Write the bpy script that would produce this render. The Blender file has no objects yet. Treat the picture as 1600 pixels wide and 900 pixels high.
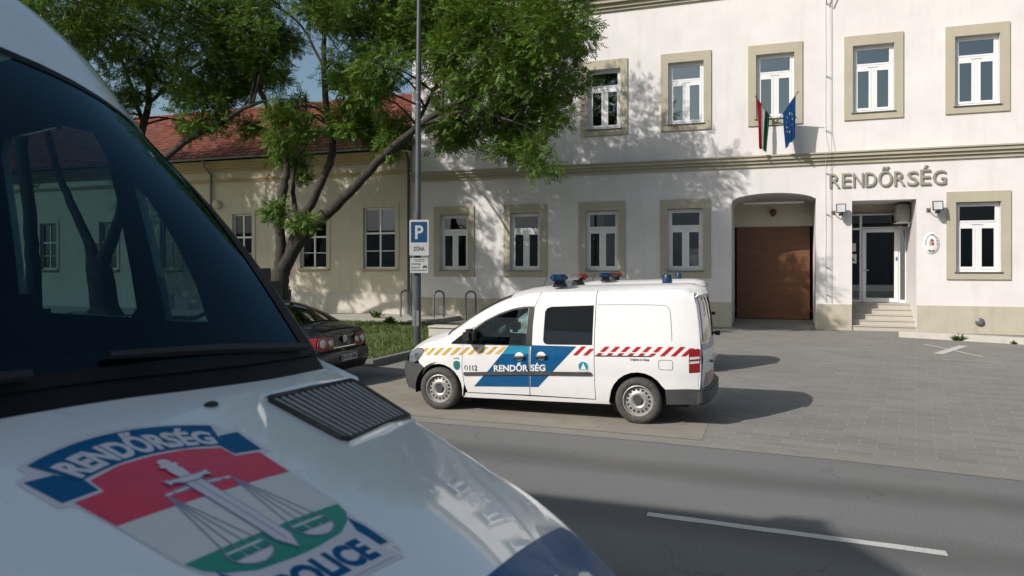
import bpy, bmesh, math, random
import numpy as np
from mathutils import Vector, Matrix
from mathutils.geometry import delaunay_2d_cdt

random.seed(11)
SC = bpy.context.scene
COL = SC.collection
R = math.radians
PI = math.pi

# ------------------------------------------------------------------ object helpers
def tag(o, label=None, cat=None, group=None, kind=None):
    if label: o["label"] = label
    if cat: o["category"] = cat
    if group: o["group"] = group
    if kind: o["kind"] = kind
    return o

def thing(name, label, cat, loc=(0, 0, 0), rotz=0.0, group=None):
    o = bpy.data.objects.new(name, None)
    o.empty_display_size = 0.2
    COL.objects.link(o)
    o.location = loc
    o.rotation_euler = (0, 0, rotz)
    return tag(o, label, cat, group)

def copy_tree(o, parent=None):
    c = o.copy()
    COL.objects.link(c)
    c.parent = parent
    for ch in list(o.children):
        copy_tree(ch, c)
    return c

class MB:
    """collects geometry, then links it as one mesh object"""
    def __init__(self):
        self.v = []; self.f = []; self.m = []
    def add(self, verts, faces, m=0):
        b = len(self.v)
        self.v.extend([tuple(p) for p in verts])
        for f in faces:
            self.f.append(tuple(b + i for i in f)); self.m.append(m)
        return self
    def box(self, x0, x1, y0, y1, z0, z1, m=0):
        v = [(x0, y0, z0), (x1, y0, z0), (x1, y1, z0), (x0, y1, z0), (x0, y0, z1), (x1, y0, z1), (x1, y1, z1), (x0, y1, z1)]
        f = [(3, 2, 1, 0), (4, 5, 6, 7), (0, 1, 5, 4), (1, 2, 6, 5), (2, 3, 7, 6), (3, 0, 4, 7)]
        return self.add(v, f, m)
    def quad(self, a, b, c, d, m=0):
        return self.add([a, b, c, d], [(0, 1, 2, 3)], m)
    def prism(self, poly, fn, d0, d1, m=0, caps=(True, True)):
        """poly: 2-D outline; fn(u,v,d) gives a 3-D point"""
        n = len(poly)
        v = [fn(u, w, d0) for u, w in poly] + [fn(u, w, d1) for u, w in poly]
        f = [(i, (i + 1) % n, n + (i + 1) % n, n + i) for i in range(n)]
        if caps[0]: f.append(tuple(range(n))[::-1])
        if caps[1]: f.append(tuple(range(n, 2 * n)))
        return self.add(v, f, m)
    def tube(self, pts, rad, n=8, m=0, cap=True):
        pts = [Vector(p) for p in pts]
        if not hasattr(rad, "__len__"): rad = [rad] * len(pts)
        b = len(self.v)
        up = None
        for i, p in enumerate(pts):
            t = (pts[min(i + 1, len(pts) - 1)] - pts[max(i - 1, 0)]).normalized()
            if up is None:
                up = Vector((0, 0, 1)) if abs(t.z) < .9 else Vector((1, 0, 0))
            a = t.cross(up).normalized(); c = a.cross(t).normalized(); up = c
            for k in range(n):
                an = 2 * PI * k / n
                self.v.append(tuple(p + (a * math.cos(an) + c * math.sin(an)) * rad[i]))
        for i in range(len(pts) - 1):
            for k in range(n):
                k2 = (k + 1) % n
                self.f.append((b + i * n + k, b + i * n + k2, b + (i + 1) * n + k2, b + (i + 1) * n + k)); self.m.append(m)
        if cap:
            self.f.append(tuple(b + k for k in range(n))[::-1]); self.m.append(m)
            e = b + (len(pts) - 1) * n
            self.f.append(tuple(e + k for k in range(n))); self.m.append(m)
        return self
    def lathe(self, prof, fn, n=24, m=0):
        """prof: (r, h) list; fn(x, y, h) places it"""
        b = len(self.v)
        for r, h in prof:
            for k in range(n):
                a = 2 * PI * k / n
                self.v.append(tuple(fn(r * math.cos(a), r * math.sin(a), h)))
        for i in range(len(prof) - 1):
            for k in range(n):
                k2 = (k + 1) % n
                self.f.append((b + i * n + k, b + i * n + k2, b + (i + 1) * n + k2, b + (i + 1) * n + k)); self.m.append(m)
        return self
    def grid(self, rows, m=0, closed=False):
        nr, nc = len(rows), len(rows[0])
        b = len(self.v)
        for r in rows: self.v.extend([tuple(p) for p in r])
        for i in range(nr - 1):
            for j in range(nc - 1 + (1 if closed else 0)):
                j2 = (j + 1) % nc
                self.f.append((b + i * nc + j, b + i * nc + j2, b + (i + 1) * nc + j2, b + (i + 1) * nc + j)); self.m.append(m)
        return self
    def build(self, name, mats, parent=None, rel=(0, 0, 0), smooth=False, bevel=0, loc=None, recalc=True, merge=True, angle=35, thick=0):
        me = bpy.data.meshes.new(name)
        rx, ry, rz = rel
        me.from_pydata([(x - rx, y - ry, z - rz) for x, y, z in self.v], [], self.f)
        if not isinstance(mats, (list, tuple)): mats = [mats]
        for mt in mats: me.materials.append(mt)
        me.polygons.foreach_set("material_index", self.m)
        bm = bmesh.new(); bm.from_mesh(me)
        if merge: bmesh.ops.remove_doubles(bm, verts=bm.verts, dist=1e-5)
        if recalc: bmesh.ops.recalc_face_normals(bm, faces=bm.faces)
        if thick: bmesh.ops.solidify(bm, geom=list(bm.faces), thickness=thick)
        if bevel:
            ed = [e for e in bm.edges if len(e.link_faces) == 2 and e.calc_face_angle(0) > .6]
            bmesh.ops.bevel(bm, geom=ed, offset=bevel, segments=2, affect='EDGES', clamp_overlap=True)
        bm.to_mesh(me); bm.free()
        if smooth:
            me.polygons.foreach_set("use_smooth", [True] * len(me.polygons))
            me.set_sharp_from_angle(angle=R(angle))
        o = bpy.data.objects.new(name, me)
        COL.objects.link(o)
        if parent: o.parent = parent
        if loc: o.location = loc
        return o

def inpoly(x, y, p):
    c = False; j = len(p) - 1
    for i in range(len(p)):
        xi, yi = p[i]; xj, yj = p[j]
        if (yi > y) != (yj > y) and x < (xj - xi) * (y - yi) / (yj - yi) + xi: c = not c
        j = i
    return c

def segdist(x, y, p):
    d = 1e9; j = len(p) - 1
    for i in range(len(p)):
        ax, ay = p[j]; bx, by = p[i]; j = i
        dx, dy = bx - ax, by - ay
        L = dx * dx + dy * dy
        t = 0 if L < 1e-12 else max(0, min(1, ((x - ax) * dx + (y - ay) * dy) / L))
        d = min(d, math.hypot(x - ax - t * dx, y - ay - t * dy))
    return d

def resample(p, step):
    o = []
    for i in range(len(p)):
        a = p[i]; b = p[(i + 1) % len(p)]
        L = math.hypot(b[0] - a[0], b[1] - a[1]); n = max(1, int(math.ceil(L / step)))
        for k in range(n): o.append((a[0] + (b[0] - a[0]) * k / n, a[1] + (b[1] - a[1]) * k / n))
    return o

def tri2d(outline, holes=(), step=.08):
    """triangulated polygon with holes and interior points -> (points, triangles)"""
    loops = [resample(outline, step)] + [resample(h, step) for h in holes]
    V = []; E = []
    for lp in loops:
        b = len(V)
        V += [Vector(p) for p in lp]
        E += [(b + i, b + (i + 1) % len(lp)) for i in range(len(lp))]
    x0 = min(p[0] for p in outline); x1 = max(p[0] for p in outline)
    y0 = min(p[1] for p in outline); y1 = max(p[1] for p in outline)
    i = 0; y = y0 + step * .5
    while y < y1:
        x = x0 + step * (.25 + .5 * (i % 2))
        while x < x1:
            if inpoly(x, y, outline) and not any(inpoly(x, y, h) for h in holes) and min(segdist(x, y, l) for l in [outline] + list(holes)) > step * .45:
                V.append(Vector((x, y)))
            x += step
        y += step * .87; i += 1
    vs, es, fs, *_ = delaunay_2d_cdt(V, E, [], 0, 1e-6)
    T = []
    for f in fs:
        cx = sum(vs[k][0] for k in f) / 3; cy = sum(vs[k][1] for k in f) / 3
        if inpoly(cx, cy, outline) and not any(inpoly(cx, cy, h) for h in holes): T.append(tuple(f))
    return [(v[0], v[1]) for v in vs], T

def curve_pts(pts, n=4):
    """Catmull-Rom through the points (open)"""
    P = [tuple(pts[0])] + [tuple(p) for p in pts] + [tuple(pts[-1])]
    o = []
    for i in range(1, len(P) - 2):
        for k in range(n):
            t = k / n
            o.append(tuple(.5 * (2 * b + (c - a) * t + (2 * a - 5 * b + 4 * c - d) * t * t + (3 * b - a - 3 * c + d) * t ** 3)
                           for a, b, c, d in zip(P[i - 1], P[i], P[i + 1], P[i + 2])))
    o.append(tuple(pts[-1]))
    return o

def lerp_table(T, x):
    if x <= T[0][0]: return T[0][1]
    for (a, p), (b, q) in zip(T, T[1:]):
        if x <= b: return p + (q - p) * (x - a) / (b - a)
    return T[-1][1]

def hermite(T, x):
    n = len(T)
    if x <= T[0][0]: return T[0][1] + (T[1][1] - T[0][1]) / (T[1][0] - T[0][0]) * (x - T[0][0])
    if x >= T[-1][0]: return T[-1][1] + (T[-1][1] - T[-2][1]) / (T[-1][0] - T[-2][0]) * (x - T[-1][0])
    i = max(k for k in range(n - 1) if T[k][0] <= x)
    def s(k):
        a, b = max(k - 1, 0), min(k + 1, n - 1)
        return (T[b][1] - T[a][1]) / (T[b][0] - T[a][0])
    h = T[i + 1][0] - T[i][0]; t = (x - T[i][0]) / h
    return ((2 * t ** 3 - 3 * t * t + 1) * T[i][1] + (t ** 3 - 2 * t * t + t) * h * s(i) + (-2 * t ** 3 + 3 * t * t) * T[i + 1][1] + (t ** 3 - t * t) * h * s(i + 1))

_txt = {}
def text2d(body, bold=.012):
    """flat lettering as (points, faces) fitted to the unit box"""
    key = (body, bold)
    if key in _txt: return _txt[key]
    cu = bpy.data.curves.new("lettering", 'FONT'); cu.body = body; cu.size = 1; cu.offset = bold; cu.fill_mode = 'FRONT'; cu.resolution_u = 3
    o = bpy.data.objects.new("lettering", cu); COL.objects.link(o)
    bpy.context.view_layer.update()
    me = bpy.data.meshes.new_from_object(o.evaluated_get(bpy.context.evaluated_depsgraph_get()))
    V = [(v.co.x, v.co.y) for v in me.vertices]; F = [tuple(p.vertices) for p in me.polygons]
    bpy.data.objects.remove(o); bpy.data.meshes.remove(me); bpy.data.curves.remove(cu)
    x0 = min(v[0] for v in V); x1 = max(v[0] for v in V); y0 = min(v[1] for v in V); y1 = max(v[1] for v in V)
    V = [((a - x0) / (x1 - x0), (b - y0) / (y1 - y0)) for a, b in V]
    _txt[key] = (V, F, (x1 - x0) / (y1 - y0))
    return _txt[key]

def put_text(mb, body, fn, bold=.012, m=0):
    V, F, _ = text2d(body, bold)
    mb.add([fn(u, v) for u, v in V], F, m)

def flat_shape(mb, poly, fn, m=0, step=.05):
    P, T = tri2d(poly, (), step)
    mb.add([fn(a, b) for a, b in P], T, m)

# ------------------------------------------------------------------ materials
def nodes(name):
    m = bpy.data.materials.new(name); m.use_nodes = True
    nt = m.node_tree
    return m, nt, nt.nodes["Principled BSDF"]

def lin(c):
    return tuple(((x / 255) / 12.92 if x / 255 <= .04045 else ((x / 255 + .055) / 1.055) ** 2.4) for x in c)

def N(nt, t, **kw):
    n = nt.nodes.new(t)
    for k, v in kw.items():
        if k in n.inputs: n.inputs[k].default_value = v
        else: setattr(n, k, v)
    return n

def pos(nt): return nt.nodes.new("ShaderNodeNewGeometry").outputs["Position"]
def objco(nt): return nt.nodes.new("ShaderNodeTexCoord").outputs["Object"]

def mixcol(nt, fac, a, b, blend='MIX'):
    n = nt.nodes.new("ShaderNodeMix"); n.data_type = 'RGBA'; n.blend_type = blend
    for sock, val in ((0, fac), (6, a), (7, b)):
        if hasattr(val, "links"): nt.links.new(val, n.inputs[sock])
        elif sock == 0: n.inputs[0].default_value = val
        else: n.inputs[sock].default_value = (*val[:3], 1)
    return n.outputs[2]

def noise(nt, co, scale, detail=5, rough=.55, vec=None):
    n = N(nt, "ShaderNodeTexNoise", Scale=scale, Detail=detail, Roughness=rough)
    if vec:
        mp = N(nt, "ShaderNodeMapping"); mp.inputs["Scale"].default_value = vec
        nt.links.new(co, mp.inputs["Vector"]); co = mp.outputs["Vector"]
    nt.links.new(co, n.inputs["Vector"])
    return n.outputs["Fac"]

def ramp(nt, fac, lo, hi, a=0.0, b=1.0):
    n = N(nt, "ShaderNodeMapRange"); n.inputs[1].default_value = lo; n.inputs[2].default_value = hi
    n.inputs[3].default_value = a; n.inputs[4].default_value = b
    nt.links.new(fac, n.inputs[0])
    return n.outputs[0]

def bumpto(nt, p, h, strength, dist=.01):
    b = N(nt, "ShaderNodeBump", Strength=strength, Distance=dist)
    nt.links.new(h, b.inputs["Height"]); nt.links.new(b.outputs["Normal"], p.inputs["Normal"])

def plain(name, col, rough=.5, metal=0, var=.1, scale=4, coat=0, spec=.5, bump=0, bscale=60, dirt=None, dirtamt=.3):
    m, nt, p = nodes(name)
    co = objco(nt)
    c = tuple(col)
    n1 = noise(nt, co, scale)
    out = mixcol(nt, ramp(nt, n1, .3, .7), tuple(x * (1 - var) for x in c), tuple(min(1, x * (1 + var)) for x in c))
    if dirt:
        n2 = noise(nt, co, scale * 2.7, 7, .65)
        out = mixcol(nt, ramp(nt, n2, .5, .75, 0, dirtamt), out, dirt)
    nt.links.new(out, p.inputs["Base Color"])
    p.inputs["Roughness"].default_value = rough
    if rough < .6:
        nt.links.new(ramp(nt, noise(nt, co, scale * 5), .3, .7, rough * .85, min(1, rough * 1.2)), p.inputs["Roughness"])
    p.inputs["Metallic"].default_value = metal
    p.inputs["Specular IOR Level"].default_value = spec
    p.inputs["Coat Weight"].default_value = coat
    p.inputs["Coat Roughness"].default_value = .03
    if bump: bumpto(nt, p, noise(nt, co, bscale, 4), bump)
    return m

def glassy(name, tint, ior=1.5, rough=.0, extra=0.0, refl=(.95, .97, 1)):
    """thin pane: tinted see-through plus mirror reflection by Fresnel"""
    m, nt, p = nodes(name)
    nt.nodes.remove(p)
    tr = N(nt, "ShaderNodeBsdfTransparent"); tr.inputs[0].default_value = (*tint, 1)
    gl = N(nt, "ShaderNodeBsdfGlossy"); gl.inputs["Roughness"].default_value = rough
    gl.inputs[0].default_value = (*refl, 1)
    fr = N(nt, "ShaderNodeFresnel", IOR=ior)
    mx = N(nt, "ShaderNodeMixShader")
    nt.links.new(ramp(nt, fr.outputs[0], 0, 1, extra, 1), mx.inputs[0])
    nt.links.new(tr.outputs[0], mx.inputs[1]); nt.links.new(gl.outputs[0], mx.inputs[2])
    nt.links.new(mx.outputs[0], nt.nodes["Material Output"].inputs[0])
    return m

def stucco(name, col, stain, bump=.25, streak=.25, scale=1.2, patch=None):
    m, nt, p = nodes(name)
    co = pos(nt)
    a = noise(nt, co, scale, 6)
    out = mixcol(nt, ramp(nt, a, .35, .7), tuple(x * .94 for x in col), tuple(min(1, x * 1.03) for x in col))
    st = noise(nt, co, 1.6, 6, .6, vec=(2.2, 2.2, .22))
    out = mixcol(nt, ramp(nt, st, .52, .8, 0, streak), out, stain)
    if patch:
        pn = noise(nt, co, .55, 7, .62)
        out = mixcol(nt, ramp(nt, pn, .5, .62, 0, .75), out, patch)
    nt.links.new(out, p.inputs["Base Color"])
    p.inputs["Roughness"].default_value = .9
    p.inputs["Specular IOR Level"].default_value = .2
    bumpto(nt, p, noise(nt, co, 45, 5), bump, .01)
    return m

MAT = {}
MAT['white_wall'] = stucco("white_render", (.745, .715, .71), (.46, .44, .43), streak=.24)
MAT['trim'] = stucco("beige_trim_plaster", (.46, .42, .33), (.36, .33, .26), streak=.4)
MAT['plinth'] = stucco("beige_plinth_plaster", (.50, .46, .37), (.33, .30, .24), streak=.6, scale=2.2)
MAT['yellow_wall'] = stucco("yellow_plaster", (.64, .58, .47), (.44, .40, .33), streak=.5)
MAT['yellow_trim'] = stucco("ochre_moulding", (.52, .42, .25), (.4, .33, .22))
MAT['pale_plinth'] = stucco("pale_plinth_plaster", (.60, .56, .50), (.4, .37, .33), streak=.5)
MAT['house_wall'] = stucco("pale_plaster", (.66, .63, .58), (.3, .28, .25))
MAT['row_wall'] = stucco("dark_plaster", (.20, .19, .18), (.15, .14, .13))
MAT['slate'] = plain("dark_slate", (.07, .07, .075), .7)
MAT['cream'] = stucco("cream_plaster", (.66, .58, .46), (.5, .43, .34))
MAT['pvc'] = plain("white_window_plastic", (.78, .78, .79), .35, var=.03)
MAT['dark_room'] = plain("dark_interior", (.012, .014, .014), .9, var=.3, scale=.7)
MAT['blind'] = plain("grey_green_blind", (.16, .23, .25), .8, var=.15, scale=2)
MAT['blind_green'] = plain("green_curtain", (.13, .23, .10), .8, var=.2, scale=3)
MAT['pane'] = glassy("window_glass", (.42, .55, .58), 2.0, extra=.10)
MAT['metal_grey'] = plain("galvanised_grey", (.20, .21, .22), .45, metal=.6, var=.15)
MAT['pole'] = plain("grey_painted_pole", (.085, .095, .105), .4, metal=.3, var=.15)
MAT['black_plastic'] = plain("black_plastic", (.016, .016, .017), .5, var=.3, scale=6)
MAT['dark_plastic'] = plain("dark_grey_plastic", (.055, .058, .062), .55, var=.15, scale=6, dirt=(.16, .14, .11), dirtamt=.3)
MAT['rubber'] = plain("tyre_rubber", (.055, .053, .050), .8, var=.25, scale=9, dirt=(.17, .15, .125), dirtamt=.65)
MAT['steel'] = plain("steel_wheel_silver", (.42, .41, .39), .45, metal=.35, var=.1, scale=9, dirt=(.13, .10, .07), dirtamt=.6)
MAT['white_paint'] = plain("white_car_paint", (.80, .79, .785), .35, coat=.6, var=.015, scale=2, dirt=(.55, .52, .47), dirtamt=.14)
MAT['van_paint'] = plain("white_van_paint", (.90, .915, .92), .3, coat=1.0, var=.008, scale=2)
MAT['black_paint'] = plain("black_car_paint", (.006, .006, .007), .25, coat=.35, spec=.2, var=.2)
MAT['blue_decal'] = plain("blue_reflective_film", (.003, .085, .225), .3, coat=.4, var=.06, scale=3)
MAT['deep_blue'] = plain("deep_blue_film", (.001, .105, .25), .25, coat=.08, spec=.06, var=.05)
MAT['red_decal'] = plain("red_film", (.42, .012, .02), .35, coat=.3, var=.1)
MAT['yellow_decal'] = plain("worn_yellow_film", (.60, .35, .05), .35, coat=.3, var=.2, scale=7, dirt=(.75, .6, .35), dirtamt=.7)
MAT['white_decal'] = plain("white_film", (.8, .8, .8), .35, var=.03)
MAT['cyan_decal'] = plain("light_blue_film", (.02, .24, .40), .3, var=.1)
MAT['black_decal'] = plain("black_film", (.02, .02, .025), .4)
MAT['green_decal'] = plain("green_film", (.05, .16, .10), .4)
MAT['emb_red'] = plain("crimson_film", (.74, .010, .06), .35, coat=.5, var=.06, scale=20)
MAT['emb_green'] = plain("emerald_film", (.003, .28, .19), .35, coat=.5, var=.05)
MAT['emb_white'] = plain("offwhite_film", (.72, .72, .68), .35, coat=.5, var=.02)
MAT['emb_lilac'] = plain("lilac_grey_film", (.70, .66, .71), .35, coat=.5, var=.03)
MAT['emb_line'] = plain("slate_blue_film", (.24, .25, .38), .35, coat=.5)
MAT['car_glass'] = glassy("car_glass", (.74, .84, .84), 1.55, extra=.13)
MAT['dark_glass'] = glassy("tinted_car_glass", (.10, .13, .14), 1.7, extra=.14)
MAT['screen_glass'] = glassy("windscreen_glass", (.07, .13, .155), 1.52, refl=(.50, .80, .95))
MAT['slat'] = plain("vent_slat_reflection", (.34, .32, .29), .3, coat=.5, var=.2)  # pale tone stands for bright facade reflections on the slats
MAT['seat'] = plain("dark_seat_fabric", (.022, .024, .028), .9, var=.3, scale=12)
MAT['pillar_black'] = plain("gloss_black_pillar", (.005, .005, .006), .3, coat=.15, spec=.15)
MAT['cowl'] = plain("black_cowl_plastic", (.007, .007, .008), .6, var=.3, scale=6, spec=.25)
MAT['cabin'] = plain("dark_cabin_plastic", (.018, .02, .022), .7, var=.3)
MAT['blue_lamp'] = plain("blue_lamp_plastic", (.002, .03, .10), .12, coat=.8, var=.1)
MAT['red_lamp'] = plain("red_lamp_plastic", (.24, .016, .018), .2, coat=.5, var=.1)
MAT['clear_lamp'] = plain("clear_lamp_plastic", (.55, .56, .58), .12, coat=.8, var=.1)
MAT['bar_cover'] = plain("smoky_lamp_cover", (.15, .17, .19), .15, coat=.7)
MAT['headlamp'] = plain("headlamp_glass", (.14, .16, .18), .08, coat=1.0, var=.4, scale=14)
MAT['chrome'] = plain("chrome", (.6, .6, .6), .15, metal=1)
MAT['concrete'] = stucco("concrete", (.40, .38, .34), (.24, .22, .19), streak=.4, scale=3)
MAT['gutter_concrete'] = stucco("grey_gutter_concrete", (.235, .225, .20), (.15, .14, .125), streak=.4, scale=3)
MAT['kerb_concrete'] = stucco("shaded_kerb_concrete", (.19, .18, .165), (.1, .095, .085), streak=.5, scale=3)  # concrete darkened to put the lawn kerb's shade into its colour
MAT['pale_concrete'] = stucco("pale_concrete", (.52, .49, .45), (.3, .28, .25), streak=.5, scale=3)
MAT['step_tile'] = stucco("beige_step_tile", (.50, .46, .40), (.40, .36, .31))
MAT['letter'] = plain("beige_letter", (.29, .272, .225), .6, var=.06)
MAT['brick'] = stucco("chimney_brick", (.35, .16, .10), (.2, .1, .07))
MAT['paper'] = plain("white_paper", (.75, .75, .72), .8, var=.03)
MAT['sign_white_shaded'] = plain("shaded_white_sign_face", (.42, .43, .44), .4, var=.04)  # white greyed down to carry the shade on the parking sign
MAT['sign_blue'] = plain("blue_sign_face", (.004, .05, .14), .35, var=.05)
MAT['ink'] = plain("black_ink", (.03, .03, .03), .6)
MAT['brass'] = plain("brown_lamp_metal", (.10, .05, .02), .4, metal=.5)
MAT['ac'] = plain("cream_appliance_plastic", (.52, .50, .42), .5, var=.08)
MAT['star'] = plain("gold_star_print", (.7, .5, .06), .7)

MAT['van_paint'].node_tree.nodes['Principled BSDF'].inputs['Coat IOR'].default_value = 2.15
def cloth(name, col):
    m, nt, p = nodes(name)
    out = mixcol(nt, ramp(nt, noise(nt, objco(nt), 6), .3, .7), tuple(x * .92 for x in col), tuple(min(1, x * 1.08) for x in col))
    nt.links.new(out, p.inputs["Base Color"]); p.inputs["Roughness"].default_value = .8; p.inputs["Specular IOR Level"].default_value = .2
    tl = N(nt, "ShaderNodeBsdfTranslucent"); nt.links.new(out, tl.inputs[0])
    mx = N(nt, "ShaderNodeMixShader"); mx.inputs[0].default_value = .55
    nt.links.new(p.outputs[0], mx.inputs[1]); nt.links.new(tl.outputs[0], mx.inputs[2])
    nt.links.new(mx.outputs[0], nt.nodes["Material Output"].inputs[0])
    return m
MAT['flag_red'] = cloth("red_cloth", (.62, .03, .035))
MAT['flag_white'] = cloth("white_cloth", (.74, .72, .70))
MAT['flag_green'] = cloth("green_cloth", (.02, .16, .08))
MAT['flag_blue'] = cloth("blue_cloth", (.012, .085, .28))
def roof_tile_mat():
    m, nt, p = nodes("red_clay_tile")
    g = nt.nodes.new("ShaderNodeNewGeometry")
    co = pos(nt)
    out = mixcol(nt, g.outputs["Random Per Island"], (.135, .037, .023), (.24, .072, .044))
    out = mixcol(nt, ramp(nt, noise(nt, co, .9, 6), .5, .72, 0, .6), out, (.10, .045, .03))
    nt.links.new(out, p.inputs["Base Color"]); p.inputs["Roughness"].default_value = .8
    bumpto(nt, p, noise(nt, co, 30), .2)
    return m
MAT['tile'] = roof_tile_mat()

def wood_door_mat():
    m, nt, p = nodes("brown_wood_door")
    co = pos(nt)
    g = noise(nt, co, 3, 6, .6, vec=(.6, 1, 14))
    out = mixcol(nt, ramp(nt, g, .3, .7), (.10, .040, .018), (.19, .075, .030))
    nt.links.new(out, p.inputs["Base Color"]); p.inputs["Roughness"].default_value = .5
    return m
MAT['wood'] = wood_door_mat()

def asphalt_mat():
    m, nt, p = nodes("worn_asphalt")
    co = pos(nt)
    fine = noise(nt, co, 75, 4, .9)
    out = mixcol(nt, ramp(nt, fine, .32, .68), (.068, .068, .068), (.272, .271, .267))
    # lanes polished by wheels: bands along the carriageway
    sx = N(nt, "ShaderNodeSeparateXYZ"); nt.links.new(co, sx.inputs[0])
    k = N(nt, "ShaderNodeMath", operation='MULTIPLY_ADD'); nt.links.new(sx.outputs[0], k.inputs[0]); k.inputs[1].default_value = .05
    nt.links.new(sx.outputs[1], k.inputs[2])
    wob = noise(nt, co, .5, 4)
    k2 = N(nt, "ShaderNodeMath", operation='MULTIPLY_ADD'); nt.links.new(wob, k2.inputs[0]); k2.inputs[1].default_value = .5; nt.links.new(k.outputs[0], k2.inputs[2])
    w = N(nt, "ShaderNodeMath", operation='MULTIPLY'); nt.links.new(k2.outputs[0], w.inputs[0]); w.inputs[1].default_value = 2 * PI / 1.5
    s = N(nt, "ShaderNodeMath", operation='SINE'); nt.links.new(w.outputs[0], s.inputs[0])
    out = mixcol(nt, ramp(nt, s.outputs[0], -.3, 1, 0, .62), out, (.088, .086, .083))
    big = noise(nt, co, .7, 6, .6)
    out = mixcol(nt, ramp(nt, big, .5, .8, 0, .35), out, (.20, .195, .18))
    vo = N(nt, "ShaderNodeTexVoronoi", Scale=.55); vo.feature = 'DISTANCE_TO_EDGE'
    dn = N(nt, "ShaderNodeTexNoise", Scale=2.5, Detail=5); nt.links.new(co, dn.inputs["Vector"])
    av = N(nt, "ShaderNodeVectorMath", operation='MULTIPLY_ADD'); nt.links.new(dn.outputs["Color"], av.inputs[0]); av.inputs[1].default_value = (.8, .8, .8); nt.links.new(co, av.inputs[2])
    nt.links.new(av.outputs[0], vo.inputs["Vector"])
    crack = ramp(nt, vo.outputs["Distance"], .002, .008, .45, 0)
    msk = ramp(nt, noise(nt, co, .35, 3), .5, .58)
    mm = N(nt, "ShaderNodeMath", operation='MULTIPLY'); nt.links.new(crack, mm.inputs[0]); nt.links.new(msk, mm.inputs[1])
    out = mixcol(nt, mm.outputs[0], out, (.02, .02, .02))
    nt.links.new(out, p.inputs["Base Color"])
    p.inputs["Roughness"].default_value = .85
    p.inputs["Specular IOR Level"].default_value = .35
    bumpto(nt, p, fine, .5, .008)
    return m
MAT['asphalt'] = asphalt_mat()

def paver_mat(name, c1, c2, mortar, rot, bw=.40, rh=.20):
    m, nt, p = nodes(name)
    co = pos(nt)
    mp = N(nt, "ShaderNodeMapping"); mp.inputs["Rotation"].default_value = (0, 0, rot); nt.links.new(co, mp.inputs["Vector"])
    b = N(nt, "ShaderNodeTexBrick"); nt.links.new(mp.outputs[0], b.inputs["Vector"])
    b.inputs["Color1"].default_value = (*c1, 1); b.inputs["Color2"].default_value = (*c2, 1); b.inputs["Mortar"].default_value = (*mortar, 1)
    b.inputs["Scale"].default_value = 1; b.inputs["Mortar Size"].default_value = .007; b.inputs["Brick Width"].default_value = bw; b.inputs["Row Height"].default_value = rh
    b.inputs["Mortar Smooth"].default_value = .3; b.inputs["Bias"].default_value = -.1
    b.offset = .5
    out = mixcol(nt, ramp(nt, noise(nt, co, .6, 6, .6), .4, .75, 0, .45), b.outputs["Color"], tuple(x * .72 for x in c1))
    out = mixcol(nt, ramp(nt, noise(nt, co, 60, 3, .7), .3, .7, 0, .3), out, tuple(x * 1.25 for x in c2))
    out = mixcol(nt, ramp(nt, noise(nt, co, 2.3, 7, .7), .66, .74, 0, .55), out, tuple(x * .45 for x in c1))
    nt.links.new(out, p.inputs["Base Color"]); p.inputs["Roughness"].default_value = .85; p.inputs["Specular IOR Level"].default_value = .3
    bumpto(nt, p, b.outputs["Fac"], -.35, .01)
    return m
MAT['paver'] = paver_mat("grey_pavers", (.182, .177, .163), (.235, .228, .209), (.285, .277, .254), R(9))
MAT['beige_paver'] = paver_mat("sandy_pavers", (.225, .203, .168), (.275, .25, .21), (.215, .195, .165), R(4), .30, .20)

def lawn_mat():
    m, nt, p = nodes("patchy_turf")
    co = pos(nt)
    out = mixcol(nt, ramp(nt, noise(nt, co, 9, 6, .7), .35, .65), (.045, .07, .018), (.10, .13, .035))
    out = mixcol(nt, ramp(nt, noise(nt, co, .9, 6, .65), .55, .68, 0, .9), out, (.17, .13, .08))
    nt.links.new(out, p.inputs["Base Color"]); p.inputs["Roughness"].default_value = .95
    bumpto(nt, p, noise(nt, co, 40, 4), .8, .03)
    return m
MAT['lawn'] = lawn_mat()
MAT['earth'] = stucco("dry_earth", (.16, .14, .10), (.1, .09, .06))

def leaf_mat(name, a, b, trans):
    m, nt, p = nodes(name)
    g = nt.nodes.new("ShaderNodeNewGeometry")
    co = pos(nt)
    out = mixcol(nt, g.outputs["Random Per Island"], a, b)
    out = mixcol(nt, ramp(nt, noise(nt, co, 1.1, 3), .45, .7, 0, .6), out, tuple(x * 1.3 for x in b))
    nt.links.new(out, p.inputs["Base Color"]); p.inputs["Roughness"].default_value = .5; p.inputs["Specular IOR Level"].default_value = .25
    tl = N(nt, "ShaderNodeBsdfTranslucent"); tl.inputs[0].default_value = (*trans, 1)
    mx = N(nt, "ShaderNodeMixShader"); mx.inputs[0].default_value = .2
    nt.links.new(p.outputs[0], mx.inputs[1]); nt.links.new(tl.outputs[0], mx.inputs[2])
    nt.links.new(mx.outputs[0], nt.nodes["Material Output"].inputs[0])
    return m
MAT['leaf'] = leaf_mat("ash_leaf", (.034, .080, .012), (.105, .185, .027), (.22, .34, .03))
MAT['grass'] = leaf_mat("grass_blade", (.06, .10, .02), (.13, .17, .045), (.13, .18, .04))

def bark_mat():
    m, nt, p = nodes("grey_brown_bark")
    co = pos(nt)
    n = noise(nt, co, 9, 7, .7, vec=(1.6, 1.6, .35))
    out = mixcol(nt, ramp(nt, n, .35, .65), (.016, .013, .011), (.062, .052, .044))
    nt.links.new(out, p.inputs["Base Color"]); p.inputs["Roughness"].default_value = .9
    bumpto(nt, p, n, 1.0, .03)
    return m
MAT['bark'] = bark_mat()
# ------------------------------------------------------------------ the ground and the street
YF = 26.4            # front plane of the police building

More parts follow.
